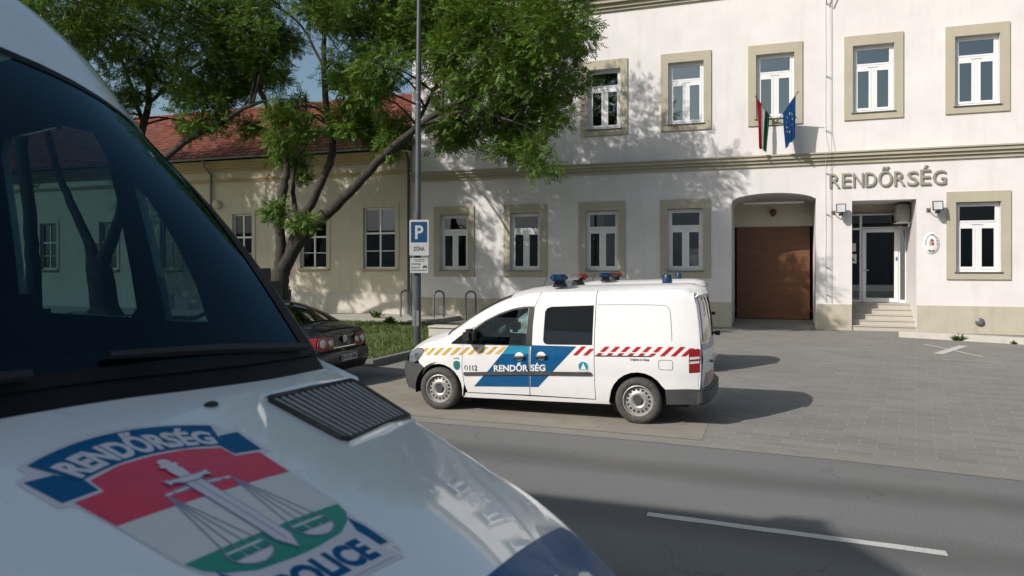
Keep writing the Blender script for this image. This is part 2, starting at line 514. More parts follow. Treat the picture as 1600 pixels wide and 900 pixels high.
def sheet(name, poly, z, mat, kind="structure", step=None):
    mb = MB()
    if step:
        P, T = tri2d(poly, (), step); mb.add([(x, y, z) for x, y in P], T)
    else:
        mb.add([(x, y, z) for x, y in poly], [tuple(range(len(poly)))])
    return tag(mb.build(name, mat, recalc=False), kind=kind)

GUT = [(-60, 9.75), (-20, 9.45), (-6, 9.26), (-4.24, 9.21), (-2.9, 9.19), (-1.6, 9.14), (.59, 8.98), (2.35, 8.74), (5, 8.33), (12, 7.2), (40, 2.9)]
sheet("ground", [(-500, -400), (500, -400), (500, 700), (-500, 700)], -.03, MAT['earth'])
sheet("road", [(-60, 2.9), (40, 2.9)] + GUT[:1:-1] + [(-6.7, 9.27), (-6.7, 13.42), (-60, 13.42)], 0.0, MAT['asphalt'])
def offs(d): return [(x, y + d) for x, y in GUT]
GP = [(-6.7, 9.27)] + GUT[2:-1]
sheet("road_gutter", [(x, y - .30) for x, y in GP] + GP[::-1], .004, MAT['gutter_concrete'])
sheet("forecourt_paving", [(x, y + .002) for x, y in GP] + [(12, 29), (-12, 29), (-12, 23.4), (-7.9, 23.4), (-7.9, 13.45), (-6.7, 13.4)], .004, MAT['paver'])
sheet("sandy_paving", [(-6.69, 9.28)] + [(x, y + .01) for x, y in GUT[2:6]] + [(-.85, 9.10), (-.85, 13.38), (-6.69, 13.38)], .008, MAT['beige_paver'])
mb = MB()
for k in range(-3, 5):
    x0 = -1.03 + 6.6 * k; y0 = 6.25 - .055 * (x0 + 1.03)
    if k > 0: y0 = 6.25 - .055 * 6.6 * k
    n = 14
    top = [(x0 + 2.2 * i / n, y0 - .12 * i / n + .052 + random.uniform(-.006, .006)) for i in range(n + 1)]
    bot = [(x0 + 2.2 * i / n, y0 - .12 * i / n - .05 + random.uniform(-.006, .006)) for i in range(n + 1)]
    for i in range(n):
        mb.quad((*bot[i], .004), (*bot[i + 1], .004), (*top[i + 1], .004), (*top[i], .004))
def line_paint():
    m, nt, p = nodes("worn_white_road_paint")
    co = pos(nt)
    n = noise(nt, co, 24, 6, .75)
    out = mixcol(nt, ramp(nt, n, .55, .72), (.52, .51, .48), (.17, .165, .16))
    nt.links.new(out, p.inputs["Base Color"]); p.inputs["Roughness"].default_value = .8
    return m
MAT['road_paint'] = line_paint()
tag(mb.build("centre_line", MAT['road_paint'], recalc=False), kind="structure")
mb = MB()
def strip(a, b, w, z=.009):
    d = Vector((b[0] - a[0], b[1] - a[1])).normalized(); n = Vector((-d.y, d.x)) * w / 2
    mb.quad((a[0] - n.x, a[1] - n.y, z), (b[0] - n.x, b[1] - n.y, z), (b[0] + n.x, b[1] + n.y, z), (a[0] + n.x, a[1] + n.y, z))
strip((3.75, 22.38), (4.48, 19.68), .07); strip((3.62, 19.95), (4.62, 22.2), .22, .012); strip((3.5, 18.84), (4.6, 18.7), .05)
tag(mb.build("parking_bay_marking", MAT['road_paint'], recalc=False), kind="structure")

# raised verge the big van stands on, sloping down to the road
mb = MB()
prof = [(-60, 0.45), (2.35, .45), (3.1, .06), (3.3, -.02)]
rows = [[(x, y, z) for x in (-60, -20, 0, 20, 60)] for y, z in prof]
mb.grid(rows)
tag(mb.build("verge", MAT['paver'], recalc=True), kind="structure")

# raised pavement under the houses on the left, and the lawn
mb = MB(); mb.box(-60, -11.6, 23.55, YF + .3, -.05, .17)
tag(mb.build("sidewalk", MAT['concrete'], bevel=.015), kind="structure")
mb = MB(); mb.box(-60, -7.88, 13.42, 13.56, -.05, .15); mb.box(-8.02, -7.88, 13.56, 23.5, -.05, .15)
tag(mb.build("lawn_kerb", MAT['kerb_concrete'], bevel=.012), kind="structure")
sheet("lawn_soil", [(-60, 13.55), (-8.0, 13.55), (-8.0, 23.6), (-60, 23.6)], .09, MAT['lawn'])
mb = MB()
rg = random.Random(5)
for i in range(15000):
    x = -8.1 - abs(rg.gauss(0, 9)) if i % 3 else rg.uniform(-45, -8.1)
    y = rg.uniform(13.6, 23.4)
    if x < -55: continue
    if math.sin(x * 1.7 + 1.3 * math.sin(y * 1.1)) * math.sin(y * 1.3 + x * .4) > .5 and rg.random() < .8: continue
    for k in range(3):
        a = rg.uniform(0, 2 * PI); h = rg.uniform(.05, .13); w = .012
        bx, by = x + rg.uniform(-.05, .05), y + rg.uniform(-.05, .05)
        dx, dy = math.cos(a), math.sin(a); l = rg.uniform(.02, .08)
        mb.add([(bx - dy * w, by + dx * w, .085), (bx + dy * w, by - dx * w, .085), (bx + dx * l, by + dy * l, .085 + h)], [(0, 1, 2)])
tag(mb.build("grass", MAT['grass'], recalc=False, merge=False), kind="stuff")

def weed(name, x, y, z, s, n, label, seed):
    rr = random.Random(seed); mb = MB()
    for i in range(n):
        a = rr.uniform(0, 2 * PI); t = rr.uniform(.2, 1.2); L = s * rr.uniform(.5, 1); w = L * .13
        bx, by = x + rr.uniform(-.35, .35) * s, y + rr.uniform(-.2, .2) * s
        d = Vector((math.cos(a) * math.sin(t), math.sin(a) * math.sin(t), math.cos(t)))
        sd = Vector((-math.sin(a), math.cos(a), 0)) * w
        b = Vector((bx, by, z)); md = b + d * L * .55; e = b + d * L + Vector((0, 0, -.1 * L))
        mb.add([b, md + sd, e, md - sd], [(0, 1, 2), (0, 2, 3)])
    return tag(mb.build(name, MAT['leaf'], recalc=False), label, "weed")
weed("weed_plant", 4.82, 23.75, 0, .28, 70, "larger green weed tuft growing against the pale concrete kerb", 1)
weed("weed_plant", 6.0, 23.2, 0, .16, 36, "small weed sprig by the concrete kerb, the smaller of two there", 2)
weed("weed_plant", -14.1, 24.2, .17, .42, 40, "upright weed sprig on the raised pavement beside the downpipe", 3)
weed("weed_plant", -16.6, 23.4, .1, .42, 150, "low bushy weeds along the pavement edge behind the black car", 4)
weed("weed_plant", -12.6, 22.6, .1, .34, 120, "greyish weed clump at the lawn edge left of the lamp post", 6)

mb = MB()
mb.prism([(3.40, 24.35), (6.3, 23.1), (9.5, 21.7), (9.6, 22.1), (6.4, 23.55), (3.48, 24.8)], lambda u, v, d: (u, v, d), -.05, .17)
tag(mb.build("concrete_kerb", MAT['pale_concrete'], bevel=.02), kind="structure")

# ------------------------------------------------------------------ police station
ROOT = (-3.0, YF, 0.0)
station = thing("police_station", "white two storey building with beige window surrounds and an arched garage entry", "building", ROOT)

UP = [-11.87, -8.93, -5.92, -3.0, -.05, 2.95, 5.86]
LO = [-11.9, -8.95, -6.0, -3.02, 5.89]
OW, OH = 1.21, 2.17
def rect(x0, x1, z0, z1): return [(x0, z0), (x1, z0), (x1, z1), (x0, z1)]
arch = [(-1.46, 0), (1.23, 0), (1.23, 4.36)] + [(-.115 + 1.345 * math.cos(a), 4.30 + .28 * math.sin(a)) for a in [PI * k / 14 for k in range(1, 14)]] + [(-1.46, 4.28)]
holes = [(rect(x - OW / 2, x + OW / 2, 7.11, 7.11 + OH), .24) for x in UP] + [(rect(x - OW / 2, x + OW / 2, 1.93, 1.93 + OH + .05), .24) for x in LO]
holes += [(arch, 2.1), (rect(2.32, 4.19, 0, 4.24), 1.9)]
mb = MB()
P, T = tri2d([(-13.75, 0), (13, 0), (13, 11.5), (-13.75, 11.5)], [h for h, d in holes], .9)
mb.add([(x, YF, z) for x, z in P], T)
for h, d in holes:
    n = len(h)
    for i in range(n):
        a, b = h[i], h[(i + 1) % n]
        if d > 1 and a[1] == 0 and b[1] == 0: continue
        mb.quad((a[0], YF, a[1]), (b[0], YF, b[1]), (b[0], YF + d, b[1]), (a[0], YF + d, a[1]))
mb.quad((-13.75, YF, 0), (-13.75, YF + 11, 0), (-13.75, YF + 11, 11.5), (-13.75, YF, 11.5))
mb.quad((13, YF, 0), (13, YF + 11, 0), (13, YF + 11, 11.5), (13, YF, 11.5))
mb.quad((-13.75, YF + 11, 0), (13, YF + 11, 0), (13, YF + 11, 11.5), (-13.75, YF + 11, 11.5))
mb.build("wall", MAT['white_wall'], station, ROOT, recalc=False)
mb = MB(); mb.box(-14.1, 13.3, YF - .5, YF + 11.3, 12.1, 12.3)
mb.build("roof", MAT['concrete'], station, ROOT)
# mouldings: stacked bands
def moulding(name, x0, x1, bands, mat, parent, rel, y=YF):
    mb = MB()
    for z0, z1, d in bands: mb.box(x0, x1, y - d, y + .02, z0, z1)
    return mb.build(name, mat, parent, rel)
moulding("string_course", -13.74, 12.98, [(5.46, 5.58, .06), (5.582, 5.68, .13), (5.682, 5.79, .20), (5.792, 5.84, .25)], MAT['trim'], station, ROOT)
moulding("cornice", -13.74, 12.98, [(11.36, 11.46, .08), (11.462, 11.6, .16), (11.602, 11.8, .28), (11.802, 12.1, .42)], MAT['trim'], station, ROOT)
moulding("plinth", -13.74, -1.47, [(-.02, .86, .035)], MAT['plinth'], station, ROOT)
moulding("plinth", 1.24, 2.31, [(-.02, .85, .035)], MAT['plinth'], station, ROOT)
moulding("plinth", 4.20, 12.98, [(-.02, .86, .035)], MAT['plinth'], station, ROOT)
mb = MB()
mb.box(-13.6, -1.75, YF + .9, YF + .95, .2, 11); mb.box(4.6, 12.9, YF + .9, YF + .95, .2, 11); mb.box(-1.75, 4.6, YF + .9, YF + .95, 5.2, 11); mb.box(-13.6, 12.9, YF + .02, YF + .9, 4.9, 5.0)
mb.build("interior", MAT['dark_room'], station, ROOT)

def ring(mb, x0, x1, z0, z1, w, y0, y1, m=0):
    """rectangular frame of bar width w"""
    mb.box(x0, x0 + w, y0, y1, z0, z1, m); mb.box(x1 - w, x1, y0, y1, z0, z1, m)
    mb.box(x0 + w, x1 - w, y0, y1, z0, z0 + w, m); mb.box(x0 + w, x1 - w, y0, y1, z1 - w, z1, m)

def make_window(kind):
    W = OW / 2; H = OH
    f = MB()
    ring(f, -W + .003, W - .003, .003, H - .003, .075, .135, .21)
    zt = H * .70
    f.box(-W + .078, W - .078, .130, .205, zt - .09, zt + .03)
    f.box(-.045, .045, .128, .205, .078, zt - .09)
    for s in (-1, 1):
        a, b = (-W + .078, -.047) if s < 0 else (.047, W - .078)
        ring(f, a, b, .08, zt - .092, .075, .12, .19)
    ring(f, -W + .08, W - .08, zt + .032, H - .08, .05, .122, .19)
    f.box(-.16, .16, .112, .121, zt - .05, zt - .035)
    fr = f.build("window", MAT['pvc'], station, bevel=.006)
    p = MB()
    for a, b, c, d in ((-W + .155, -.124, .157, zt - .17), (.124, W - .155, .157, zt - .17), (-W + .132, W - .132, zt + .084, H - .132)):
        p.box(a, b, .150, .162, c, d)
    p.build("pane", MAT['pane'], fr)
    s = MB(); s.box(-W - .05, W + .05, -.09, .128, -.035, -.004)
    s.build("sill", MAT['metal_grey'], fr, bevel=.004)
    g = MB()
    def fn(a, b, d): return (a, d, b)
    O = [(-.865, -.24), (.865, -.24), (.865, H + .33), (-.865, H + .33)]; I = [(-W - .003, -.003), (W + .003, -.003), (W + .003, H + .003), (-W - .003, H + .003)]
    for k in range(4):
        a, b = O[k], O[(k + 1) % 4]; c, d = I[(k + 1) % 4], I[k]
        g.prism([a, b, c, d], fn, -.05, .0, caps=(True, False))
    g.build("surround", MAT['trim'], fr, merge=True)
    bl = MB()
    rr = random.Random(kind)
    n = 13; full = [(-.52, .52), (-.52, -.05), (.1, .52), (-.52, -.28), (-.52, .52)][kind]
    x = full[0]
    while x < full[1]:
        t = rr.uniform(-.035, .035)
        bl.quad((x, .33 - t, .1), (x + .085, .33 + t, .1), (x + .085, .33 + t, H - .1), (x, .33 - t, H - .1)); x += .088 + rr.uniform(0, .008)
    bl.build("blind", MAT['blind_green'] if kind == 4 else MAT['blind'], fr, recalc=False)
    return fr
protos = [make_window(k) for k in range(5)]
used = set()
def place_window(k, x, z):
    o = protos[k]
    if k in used: o = copy_tree(o, station)
    used.add(k); o.location = (x - ROOT[0], 0, z)
for i, x in enumerate(UP): place_window([0, 2, 1, 0, 2, 0, 1][i], x, 7.11)
for i, x in enumerate(LO): place_window([3, 2, 1, 3, 4][i], x, 1.95 if i < 4 else 1.93)

# garage recess
mb = MB(); mb.box(-1.46, 1.23, 28.5, 28.6, 3.54, 4.6)
mb.build("lintel_wall", MAT['cream'], station, ROOT)
mb = MB(); mb.add([(-1.46, YF - .05, .006), (1.23, YF - .05, .006), (1.23, 28.6, .18), (-1.46, 28.6, .18)], [(0, 1, 2, 3)])
mb.build("ramp", MAT['paver'], station, ROOT)
mb = MB()
for i in range(8):
    z0 = .19 + i * .418
    mb.box(-1.38, 1.12, 28.44, 28.48, z0, z0 + .409)
    mb.box(-1.38, 1.12, 28.45, 28.48, z0 + .409, z0 + .418)
    for q in range(3): mb.box(-1.37, 1.11, 28.436, 28.44, z0 + .05 + q * .12, z0 + .125 + q * .12)
gd = mb.build("garage_door", MAT['wood'], station, ROOT)
mb = MB(); mb.box(-1.12, -.9, 28.415, 28.435, .6, .65); mb.build("door_handle", MAT['black_plastic'], gd)
mb = MB(); mb.box(-1.458, -1.385, 28.38, 28.5, .17, 3.53); mb.build("door_frame", MAT['wood'], gd); mb = MB(); mb.box(1.125, 1.228, 28.38, 28.5, .17, 3.53); mb.build("door_frame", MAT['wood'], gd)
mb = MB(); mb.box(-1.1, .9, 27.2, 27.35, 4.28, 4.34); mb.build("ceiling_light_strip", MAT['pvc'], station, ROOT, bevel=.01)

# entrance recess
mb = MB(); mb.box(2.32, 4.19, 28.3, 28.4, 3.93, 4.24)
mb.build("lintel_wall", MAT['cream'], station, ROOT)
mb = MB()
for i in range(5):
    mb.box(2.323, 4.186, YF + .02 + .3 * i, 28.4, .168 * i + (.001 if i else -.02), .168 * (i + 1) - .03)
    mb.box(2.323, 4.187, YF - .005 + .3 * i, 28.4, .168 * (i + 1) - .029, .168 * (i + 1))
mb.build("steps", MAT['step_tile'], station, ROOT)
d = MB(); z0 = .845
y0, y1 = 28.2, 28.28
for a, b, c, e in ((2.33, 2.38, z0, 3.92), (2.72, 2.80, z0, 3.92), (3.92, 3.98, z0, 3.40), (4.13, 4.18, z0, 3.40), ):
    d.box(a, b, y0, y1, c, e)
d.box(2.38, 2.72, y0, y1, 3.36, 3.44); d.box(2.80, 4.18, y0 - .002, y1, 3.40, 3.46); d.box(2.38, 2.72, y0, y1, 3.86, 3.92); d.box(2.80, 4.18, y0, y1, 3.86, 3.92)
d.box(2.38, 2.72, y0, y1, z0, .93); d.box(3.98, 4.13, y0, y1, z0, .95); d.box(3.98, 4.13, y0, y1, 3.34, 3.40)
ed = d.build("entrance_door", MAT['pvc'], station, ROOT, bevel=.005)
lf = MB(); ring(lf, 2.805, 3.915, z0 + .01, 3.39, .12, 28.17, 28.245)
lf.box(2.805, 3.915, 28.168, 28.24, z0 + .13, z0 + .16)
lf.build("door_leaf", MAT['pvc'], ed, ROOT, bevel=.005)
p = MB()
for a, b, c, e in ((2.38, 2.72, .93, 3.36), (2.925, 3.795, 1.0, 3.27), (3.98, 4.13, .95, 3.34), (2.38, 2.72, 3.44, 3.86), (2.80, 4.18, 3.46, 3.86)):
    p.box(a, b, 28.205, 28.215, c, e)
p.build("pane", MAT['pane'], ed, ROOT)
h = MB(); h.tube([(2.87, 28.17, 1.98), (2.87, 28.10, 1.98), (3.0, 28.10, 1.96)], .015); h.build("handle", MAT['chrome'], ed, ROOT)
c = MB()
for k in range(5): c.box(3.42 + k * .05, 3.46 + k * .05, 28.5 + .02 * (k % 2), 28.52 + .02 * (k % 2), .9, 3.3)
c.build("curtain", MAT['blind'], ed, ROOT)
bx = MB(); bx.box(3.84, 3.89, 28.15, 28.168, 2.3, 2.42); bx.build("door_bell", MAT['metal_grey'], ed, ROOT)
n = MB(); n.box(2.40, 2.62, 28.19, 28.2, 2.2, 2.52); n.box(2.41, 2.6, 28.19, 28.2, 2.62, 2.9); n.build("notice", MAT['paper'], ed, ROOT)
n = MB(); n.add([(2.44, 28.188, 2.27), (2.58, 28.188, 2.27), (2.51, 28.188, 2.42)], [(0, 1, 2)]); n.build("notice_symbol", MAT['green_decal'], ed, ROOT)
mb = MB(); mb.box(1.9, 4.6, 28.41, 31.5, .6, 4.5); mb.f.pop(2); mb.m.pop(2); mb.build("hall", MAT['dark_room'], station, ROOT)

# grilles in the plinth
mb = MB(); ring(mb, -12.52, -12.26, .26, .52, .035, YF - .05, YF - .036)
for k in range(5): mb.box(-12.48, -12.30, YF - .048, YF - .036, .305 + k * .04, .325 + k * .04)
mb.build("plinth_vent", MAT['pvc'], station, ROOT)
mb = MB(); mb.lathe([(.13, -.034), (.13, -.05), (.105, -.07), (.1, -.10), (.07, -.125), (0, -.13)], lambda x, y, hh: (5.93 + x, YF + hh, .37 + y), 20)
mb.build("round_vent_cap", MAT['metal_grey'], station, ROOT, smooth=True)

# lettering over the door: each letter a part
sgn = thing("wall_lettering", "beige raised capital letters fixed to the white wall above the entrance door", "sign", (3.3, YF, 4.68))
word = "RENDŐRSÉG"
wid = {"R": .315, "E": .28, "N": .305, "D": .325, "Ő": .40, "S": .315, "É": .29, "G": .37}
x = 1.64
tot = sum(wid[c] for c in word); gap = (3.37 - tot) / 8
for c in word:
    V, F, _ = text2d(c, .004)
    hgt = {"Ő": .64, "É": .625}.get(c, .46); zb = 4.68 - (.01 if c in "ŐSG" else 0)
    bmx = MB()
    nV = len(V)
    front = [(x + u * wid[c], YF - .065, zb + w * hgt) for u, w in V]; back = [(x + u * wid[c], YF - .02, zb + w * hgt) for u, w in V]
    E = {}
    for f in F:
        for i in range(len(f)):
            e = (f[i], f[(i + 1) % len(f)]); E[e] = E.get(e, 0) + 1
    edges = [e for e in E if (e[1], e[0]) not in E]
    bmx.add(front + back, [f for f in F] + [tuple(nV + i for i in f[::-1]) for f in F] + [(a, b, nV + b, nV + a) for a, b in edges])
    bmx.build("letter", MAT['letter'], sgn, (3.3, YF, 4.68), recalc=True)
    x += wid[c] + gap

# floodlights
def floodlight(x, z, label):
    t = thing("floodlight", label, "floodlight", (x, YF, z), group="floodlights beside the entrance")
    b = MB()
    b.prism([(-.15, -.10), (.15, -.10), (.15, .20), (-.15, .20)], lambda u, v, d: (u * (1 - .9 * d), -.36 + d + .25 * (v - .05), v), 0, .12)
    for k in range(6): b.box(-.13, .13, -.24, -.20, -.06 + k * .04, -.045 + k * .04)
    b.build("housing", MAT['black_plastic'], t, bevel=.012)
    g = MB(); g.prism([(-.12, -.07), (.12, -.07), (.12, .17), (-.12, .17)], lambda u, v, d: (u, -.365 + d + .25 * (v - .05), v), -.006, .004); g.build("front_glass", MAT['clear_lamp'], t)
    k = MB(); k.box(-.07, .07, -.36, -.26, -.19, -.11); k.build("junction_box", MAT['black_plastic'], t, bevel=.01)
    a = MB(); a.tube([(-.17, -.3, 0), (-.21, -.3, -.02), (-.21, -.12, -.06), (-.21, -.0, -.06)], .016); a.box(-.26, -.16, -.03, -.001, -.12, 0)
    a.build("bracket", MAT['metal_grey'], t)
    return t
floodlight(1.97, 3.93, "black floodlight on the white wall left of the entrance recess")
floodlight(4.73, 3.94, "black floodlight on the white wall right of the entrance, above the oval plaque")

# oval plaque
cq = thing("crest_plaque", "white oval enamel plaque with a red and white crest, right of the entrance", "plaque", (4.61, YF, 2.83))
mb = MB(); mb.lathe([(1, -.004), (1, -.02), (.93, -.035), (.5, -.05), (0, -.053)], lambda x, y, h: (x * .22, h, y * .335), 40)
mb.build("disc", MAT['pvc'], cq, smooth=True)
mb = MB()
ws = "MAGYAR RENDŐRKAPITÁNYSÁG"; ws = "RENDŐRKAPITÁNYSÁG"
for i, chx in enumerate(ws):
    a = R(188 - i * 196 / (len(ws) - 1)); cx, cz = .165 * math.cos(a), .265 * math.sin(a)
    tx, tz = .165 * math.sin(a), -.265 * math.cos(a); L = math.hypot(tx, tz); tx /= L; tz /= L
    put_text(mb, chx, lambda u, v: (cx + tx * (u - .5) * .034 - tz * (v - .5) * .05, -.047, cz + tz * (u - .5) * .034 + tx * (v - .5) * .05), .03)
for i, chx in enumerate("MONOR"):
    a = R(244 + i * 13); cx, cz = .15 * math.cos(a), .26 * math.sin(a)
    tx, tz = -.15 * math.sin(a), .26 * math.cos(a); L = math.hypot(tx, tz); tx /= L; tz /= L
    put_text(mb, chx, lambda u, v: (cx + tx * (u - .5) * .045 - tz * (v - .5) * .055, -.047, cz + tz * (u - .5) * .045 + tx * (v - .5) * .055), .03)
mb.build("lettering", MAT['ink'], cq, recalc=False)
mb = MB()
for k in range(8): mb.quad((-.065, -.058, -.07 + k * .018), (0, -.058, -.07 + k * .018), (0, -.058, -.052 + k * .018), (-.065, -.058, -.052 + k * .018), k % 2)
mb.quad((0, -.058, -.07), (.065, -.058, -.07), (.065, -.058, .074), (0, -.058, .074), 0)
mb.quad((-.05, -.058, .076), (.05, -.058, .076), (.03, -.058, .125), (-.03, -.058, .125), 2)
mb.quad((.015, -.06, -.066), (.05, -.06, -.066), (.035, -.06, -.03), (.03, -.06, -.03), 3); mb.quad((.025, -.06, .0), (.04, -.06, .0), (.04, -.06, .06), (.025, -.06, .06), 1); mb.quad((.01, -.06, .03), (.055, -.06, .03), (.055, -.06, .042), (.01, -.06, .042), 1)
mb.build("crest", [MAT['red_decal'], MAT['emb_white'], MAT['brass'], MAT['green_decal']], cq, recalc=False)

# air conditioner in the entrance recess
ac = thing("air_conditioner", "cream air conditioner unit hung high inside the entrance recess", "air conditioner", (4.0, 27.3, 3.55))
mb = MB(); mb.box(-.24, .155, 0, .75, .02, .62); mb.build("casing", MAT['ac'], ac, bevel=.05, smooth=True)
mb = MB()
for k in range(9): mb.box(-.2, .12, -.012, .0, .1 + k * .052, .115 + k * .052)
mb.build("grille", MAT['metal_grey'], ac)
mb = MB(); mb.box(-.26, .18, .05, .12, -.02, .018); mb.build("bracket", MAT['pvc'], ac); mb = MB(); mb.box(-.26, .18, .6, .67, -.02, .018); mb.build("bracket", MAT['pvc'], ac)
mb = MB(); mb.tube([(.1, .05, .02), (.12, 0, -.1), (.12, .3, -.15), (.12, .85, -.15)], .02); mb.build("pipe", MAT['pvc'], ac)

# lightning conductor
lc = thing("lightning_conductor", "thin grey lightning conductor wire running down the white wall left of the letters", "wire", (1.68, YF, 0))
def wob(x, z): return x + .006 * math.sin(z * 2.3) - 1.68
mb = MB(); mb.tube([(wob(1.69, z), -.06 if z not in (5.6, 5.8) else -.27, z) for z in (.88, 1.5, 2.2, 3, 3.8, 4.6, 5.4, 5.8, 6.4, 7.2, 8, 8.8, 9.6, 10.4, 11.3)], .007, 6); mb.build("wire", MAT['metal_grey'], lc)
mb = MB(); mb.tube([(wob(1.52, z), -.03 if z not in (5.6, 5.8) else -.27, z) for z in (.9, 1.5, 2.2, 3, 3.8, 4.6, 5.4, 5.8, 6.4, 7.2, 8, 8.8, 9.6, 10.4, 11.3)], .006, 6); mb.build("cable", MAT['pvc'], lc)
for z in (1.1, 2.0, 3.75, 5.1, 6.5, 8.3, 10.7):
    mb = MB(); mb.tube([(-.16, -.04, z + .08), (-.1, -.05, z + .06), (.01, -.06, z)], .009, 6); mb.tube([(-.1, 0, z + .06), (-.1, -.06, z + .06)], .008, 6); mb.build("clip", MAT['metal_grey'], lc)
mb = MB(); mb.tube([(0, -.13, 10.7), (.05, -.2, 11.0), (.06, -.28, 11.25)], .02, 6); mb.tube([(-.12, -.13, 10.75), (-.16, -.2, 11.0)], .012, 6); mb.build("spike", MAT['metal_grey'], lc)

# flags
fb = thing("flag_bracket", "small grey wall bracket between the two flags under the middle window", "bracket", (-.03, YF, 6.93))
mb = MB(); mb.box(-.09, .09, -.02, -.002, -.1, .1); mb.build("plate", MAT['metal_grey'], fb, bevel=.004)
for s in (-1, 1):
    mb = MB(); mb.tube([(0, -.02, 0), (.03 * s, -.08, .02), (.075 * s, -.16, .09)], .026, 8); mb.build("socket", MAT['metal_grey'], fb)

def flag(name, label, base, tip, a0, a1, drop0, drop1, converge, mats, nstripe, waves, tag_names):
    t = thing(name, label, "flag", base)
    b = Vector((0, 0, 0)); e = Vector(tip) - Vector(base)
    mb = MB(); mb.tube([b, e], .014, 8); mb.build("flag_pole", MAT['metal_grey'], t)
    mb = MB(); mb.lathe([(.014, 0), (.022, .03), (.012, .08), (0, .11)], lambda x, y, h: tuple(e + e.normalized() * h + Vector((x, y, 0))), 8); mb.build("finial", MAT['black_plastic'], t)
    nu, nv = 24, 22
    def pt(u, v):                     # u: from tip to lower end along the pole, v: downwards
        top = e * (a0 + (a1 - a0) * u)
        dr = drop0 + (drop1 - drop0) * u
        mid = e * (a0 + (a1 - a0) * .5)
        k = v ** .8 * converge
        px = top.x + (mid.x + waves[2] - top.x) * k; py = top.y + (mid.y - top.y) * k
        fold = .045 * min(1, v * 2.5)
        px += fold * .4 * math.sin(u * waves[0] + v * 2); py += fold * math.sin(u * waves[0] * 1.15 + v * waves[1])
        return (px, py, top.z - dr * v - .02 * math.sin(u * 9) * v)
    for k in range(nstripe):
        mb = MB()
        u0, u1 = k / nstripe, (k + 1) / nstripe
        m = max(4, nu // nstripe)
        mb.grid([[pt(u0 + (u1 - u0) * i / m, v / nv) for i in range(m + 1)] for v in range(nv + 1)])
        mb.build(tag_names[k], mats[k], t, smooth=True, angle=80, recalc=False, thick=.003)
    return t, pt
flag("national_flag", "red, white and green striped flag hanging from the left of two wall poles", (-.10, YF - .15, 7.0), (-.625, 25.72, 7.69), .99, .22, 1.62, 1.25, .35,
     [MAT['flag_red'], MAT['flag_white'], MAT['flag_green']], 3, (15, 3, -.05), ["red_stripe", "white_stripe", "green_stripe"])
t, ptf = flag("blue_flag", "blue flag with yellow stars hanging from the right wall pole", (.05, YF - .15, 7.0), (.62, 25.35, 7.66), .93, .25, 1.38, 1.18, .32,
     [MAT['flag_blue']], 1, (17, 3, .08), ["cloth"])
mb = MB()
for k in range(12):
    a = 2 * PI * k / 12; cu_, cv_ = .5 + .30 * math.cos(a), .48 + .24 * math.sin(a)
    st = []
    for q in range(10):
        r = (1 if q % 2 == 0 else .4); aa = PI / 2 + q * PI / 5
        p3 = Vector(ptf(cu_ + .045 * r * math.cos(aa), cv_ - .03 * r * math.sin(aa))); st.append((p3.x, p3.y - .012, p3.z))
    mb = MB(); mb.add(st, [tuple(range(10))]); mb.build("star", MAT['star'], t, recalc=False)

# lamp inside the garage arch
wl = thing("bulkhead_lamp", "small brown wall lamp above the brown garage door", "lamp", (-.12, 28.5, 4.06))
mb = MB(); mb.lathe([(.05, 0), (.05, -.03), (.02, -.05), (.02, -.14)], lambda x, y, h: (x, h, y), 10); mb.build("mount", MAT['brass'], wl)
mb = MB(); mb.lathe([(.03, .12), (.11, .06), (.12, -.02), (.07, -.12), (.02, -.16), (0, -.165)], lambda x, y, h: (x, y - .18, h), 12); mb.build("lantern", MAT['brass'], wl, smooth=True)

# ------------------------------------------------------------------ yellow house on the left
YR = (-28.0, YF + .04, 0)
YH = YF + .04
house = thing("tile_roofed_house", "long single storey yellow house with a red tile roof and white windows", "house", YR)
YW = [(-15.26, 1.48, 2.0, 4.5), (-18.42, 1.30, 2.0, 4.3), (-22.1, 1.05, 1.95, 4.4), (-26.15, 1.10, 1.95, 4.2), (-29.9, 1.10, 1.95, 4.2), (-33.8, 1.10, 1.95, 4.2), (-37.5, 1.10, 1.95, 4.2)]
hol = [rect(x - w / 2, x + w / 2, a, b) for x, w, a, b in YW]
mb = MB()
P, T = tri2d([(-46, 0), (-13.77, 0), (-13.77, 6.62), (-46, 6.62)], hol, 1.2)
mb.add([(x, YH, z) for x, z in P], T)
for h in hol:
    for i in range(4):
        a, b = h[i], h[(i + 1) % 4]; mb.quad((a[0], YH, a[1]), (b[0], YH, b[1]), (b[0], YH + .2, b[1]), (a[0], YH + .2, a[1]))
mb.quad((-46, YH, 0), (-46, YH + 11, 0), (-46, YH + 11, 6.62), (-46, YH, 6.62))
mb.build("wall", MAT['yellow_wall'], house, YR, recalc=False)
moulding("plinth", -46, -13.78, [(0, 1.0, .05)], MAT['pale_plinth'], house, YR, YH)
moulding("frieze", -46, -13.78, [(5.82, 5.9, .05), (5.902, 5.98, .09)], MAT['yellow_trim'], house, YR, YH)
moulding("cornice", -46, -13.78, [(6.3, 6.42, .08), (6.422, 6.54, .18), (6.542, 6.64, .3), (6.642, 6.8, .42)], MAT['yellow_trim'], house, YR, YH)
mb = MB(); mb.box(-45.9, -14, YH + .8, YH + .85, .1, 6.6); mb.build("interior", MAT['dark_room'], house, YR)
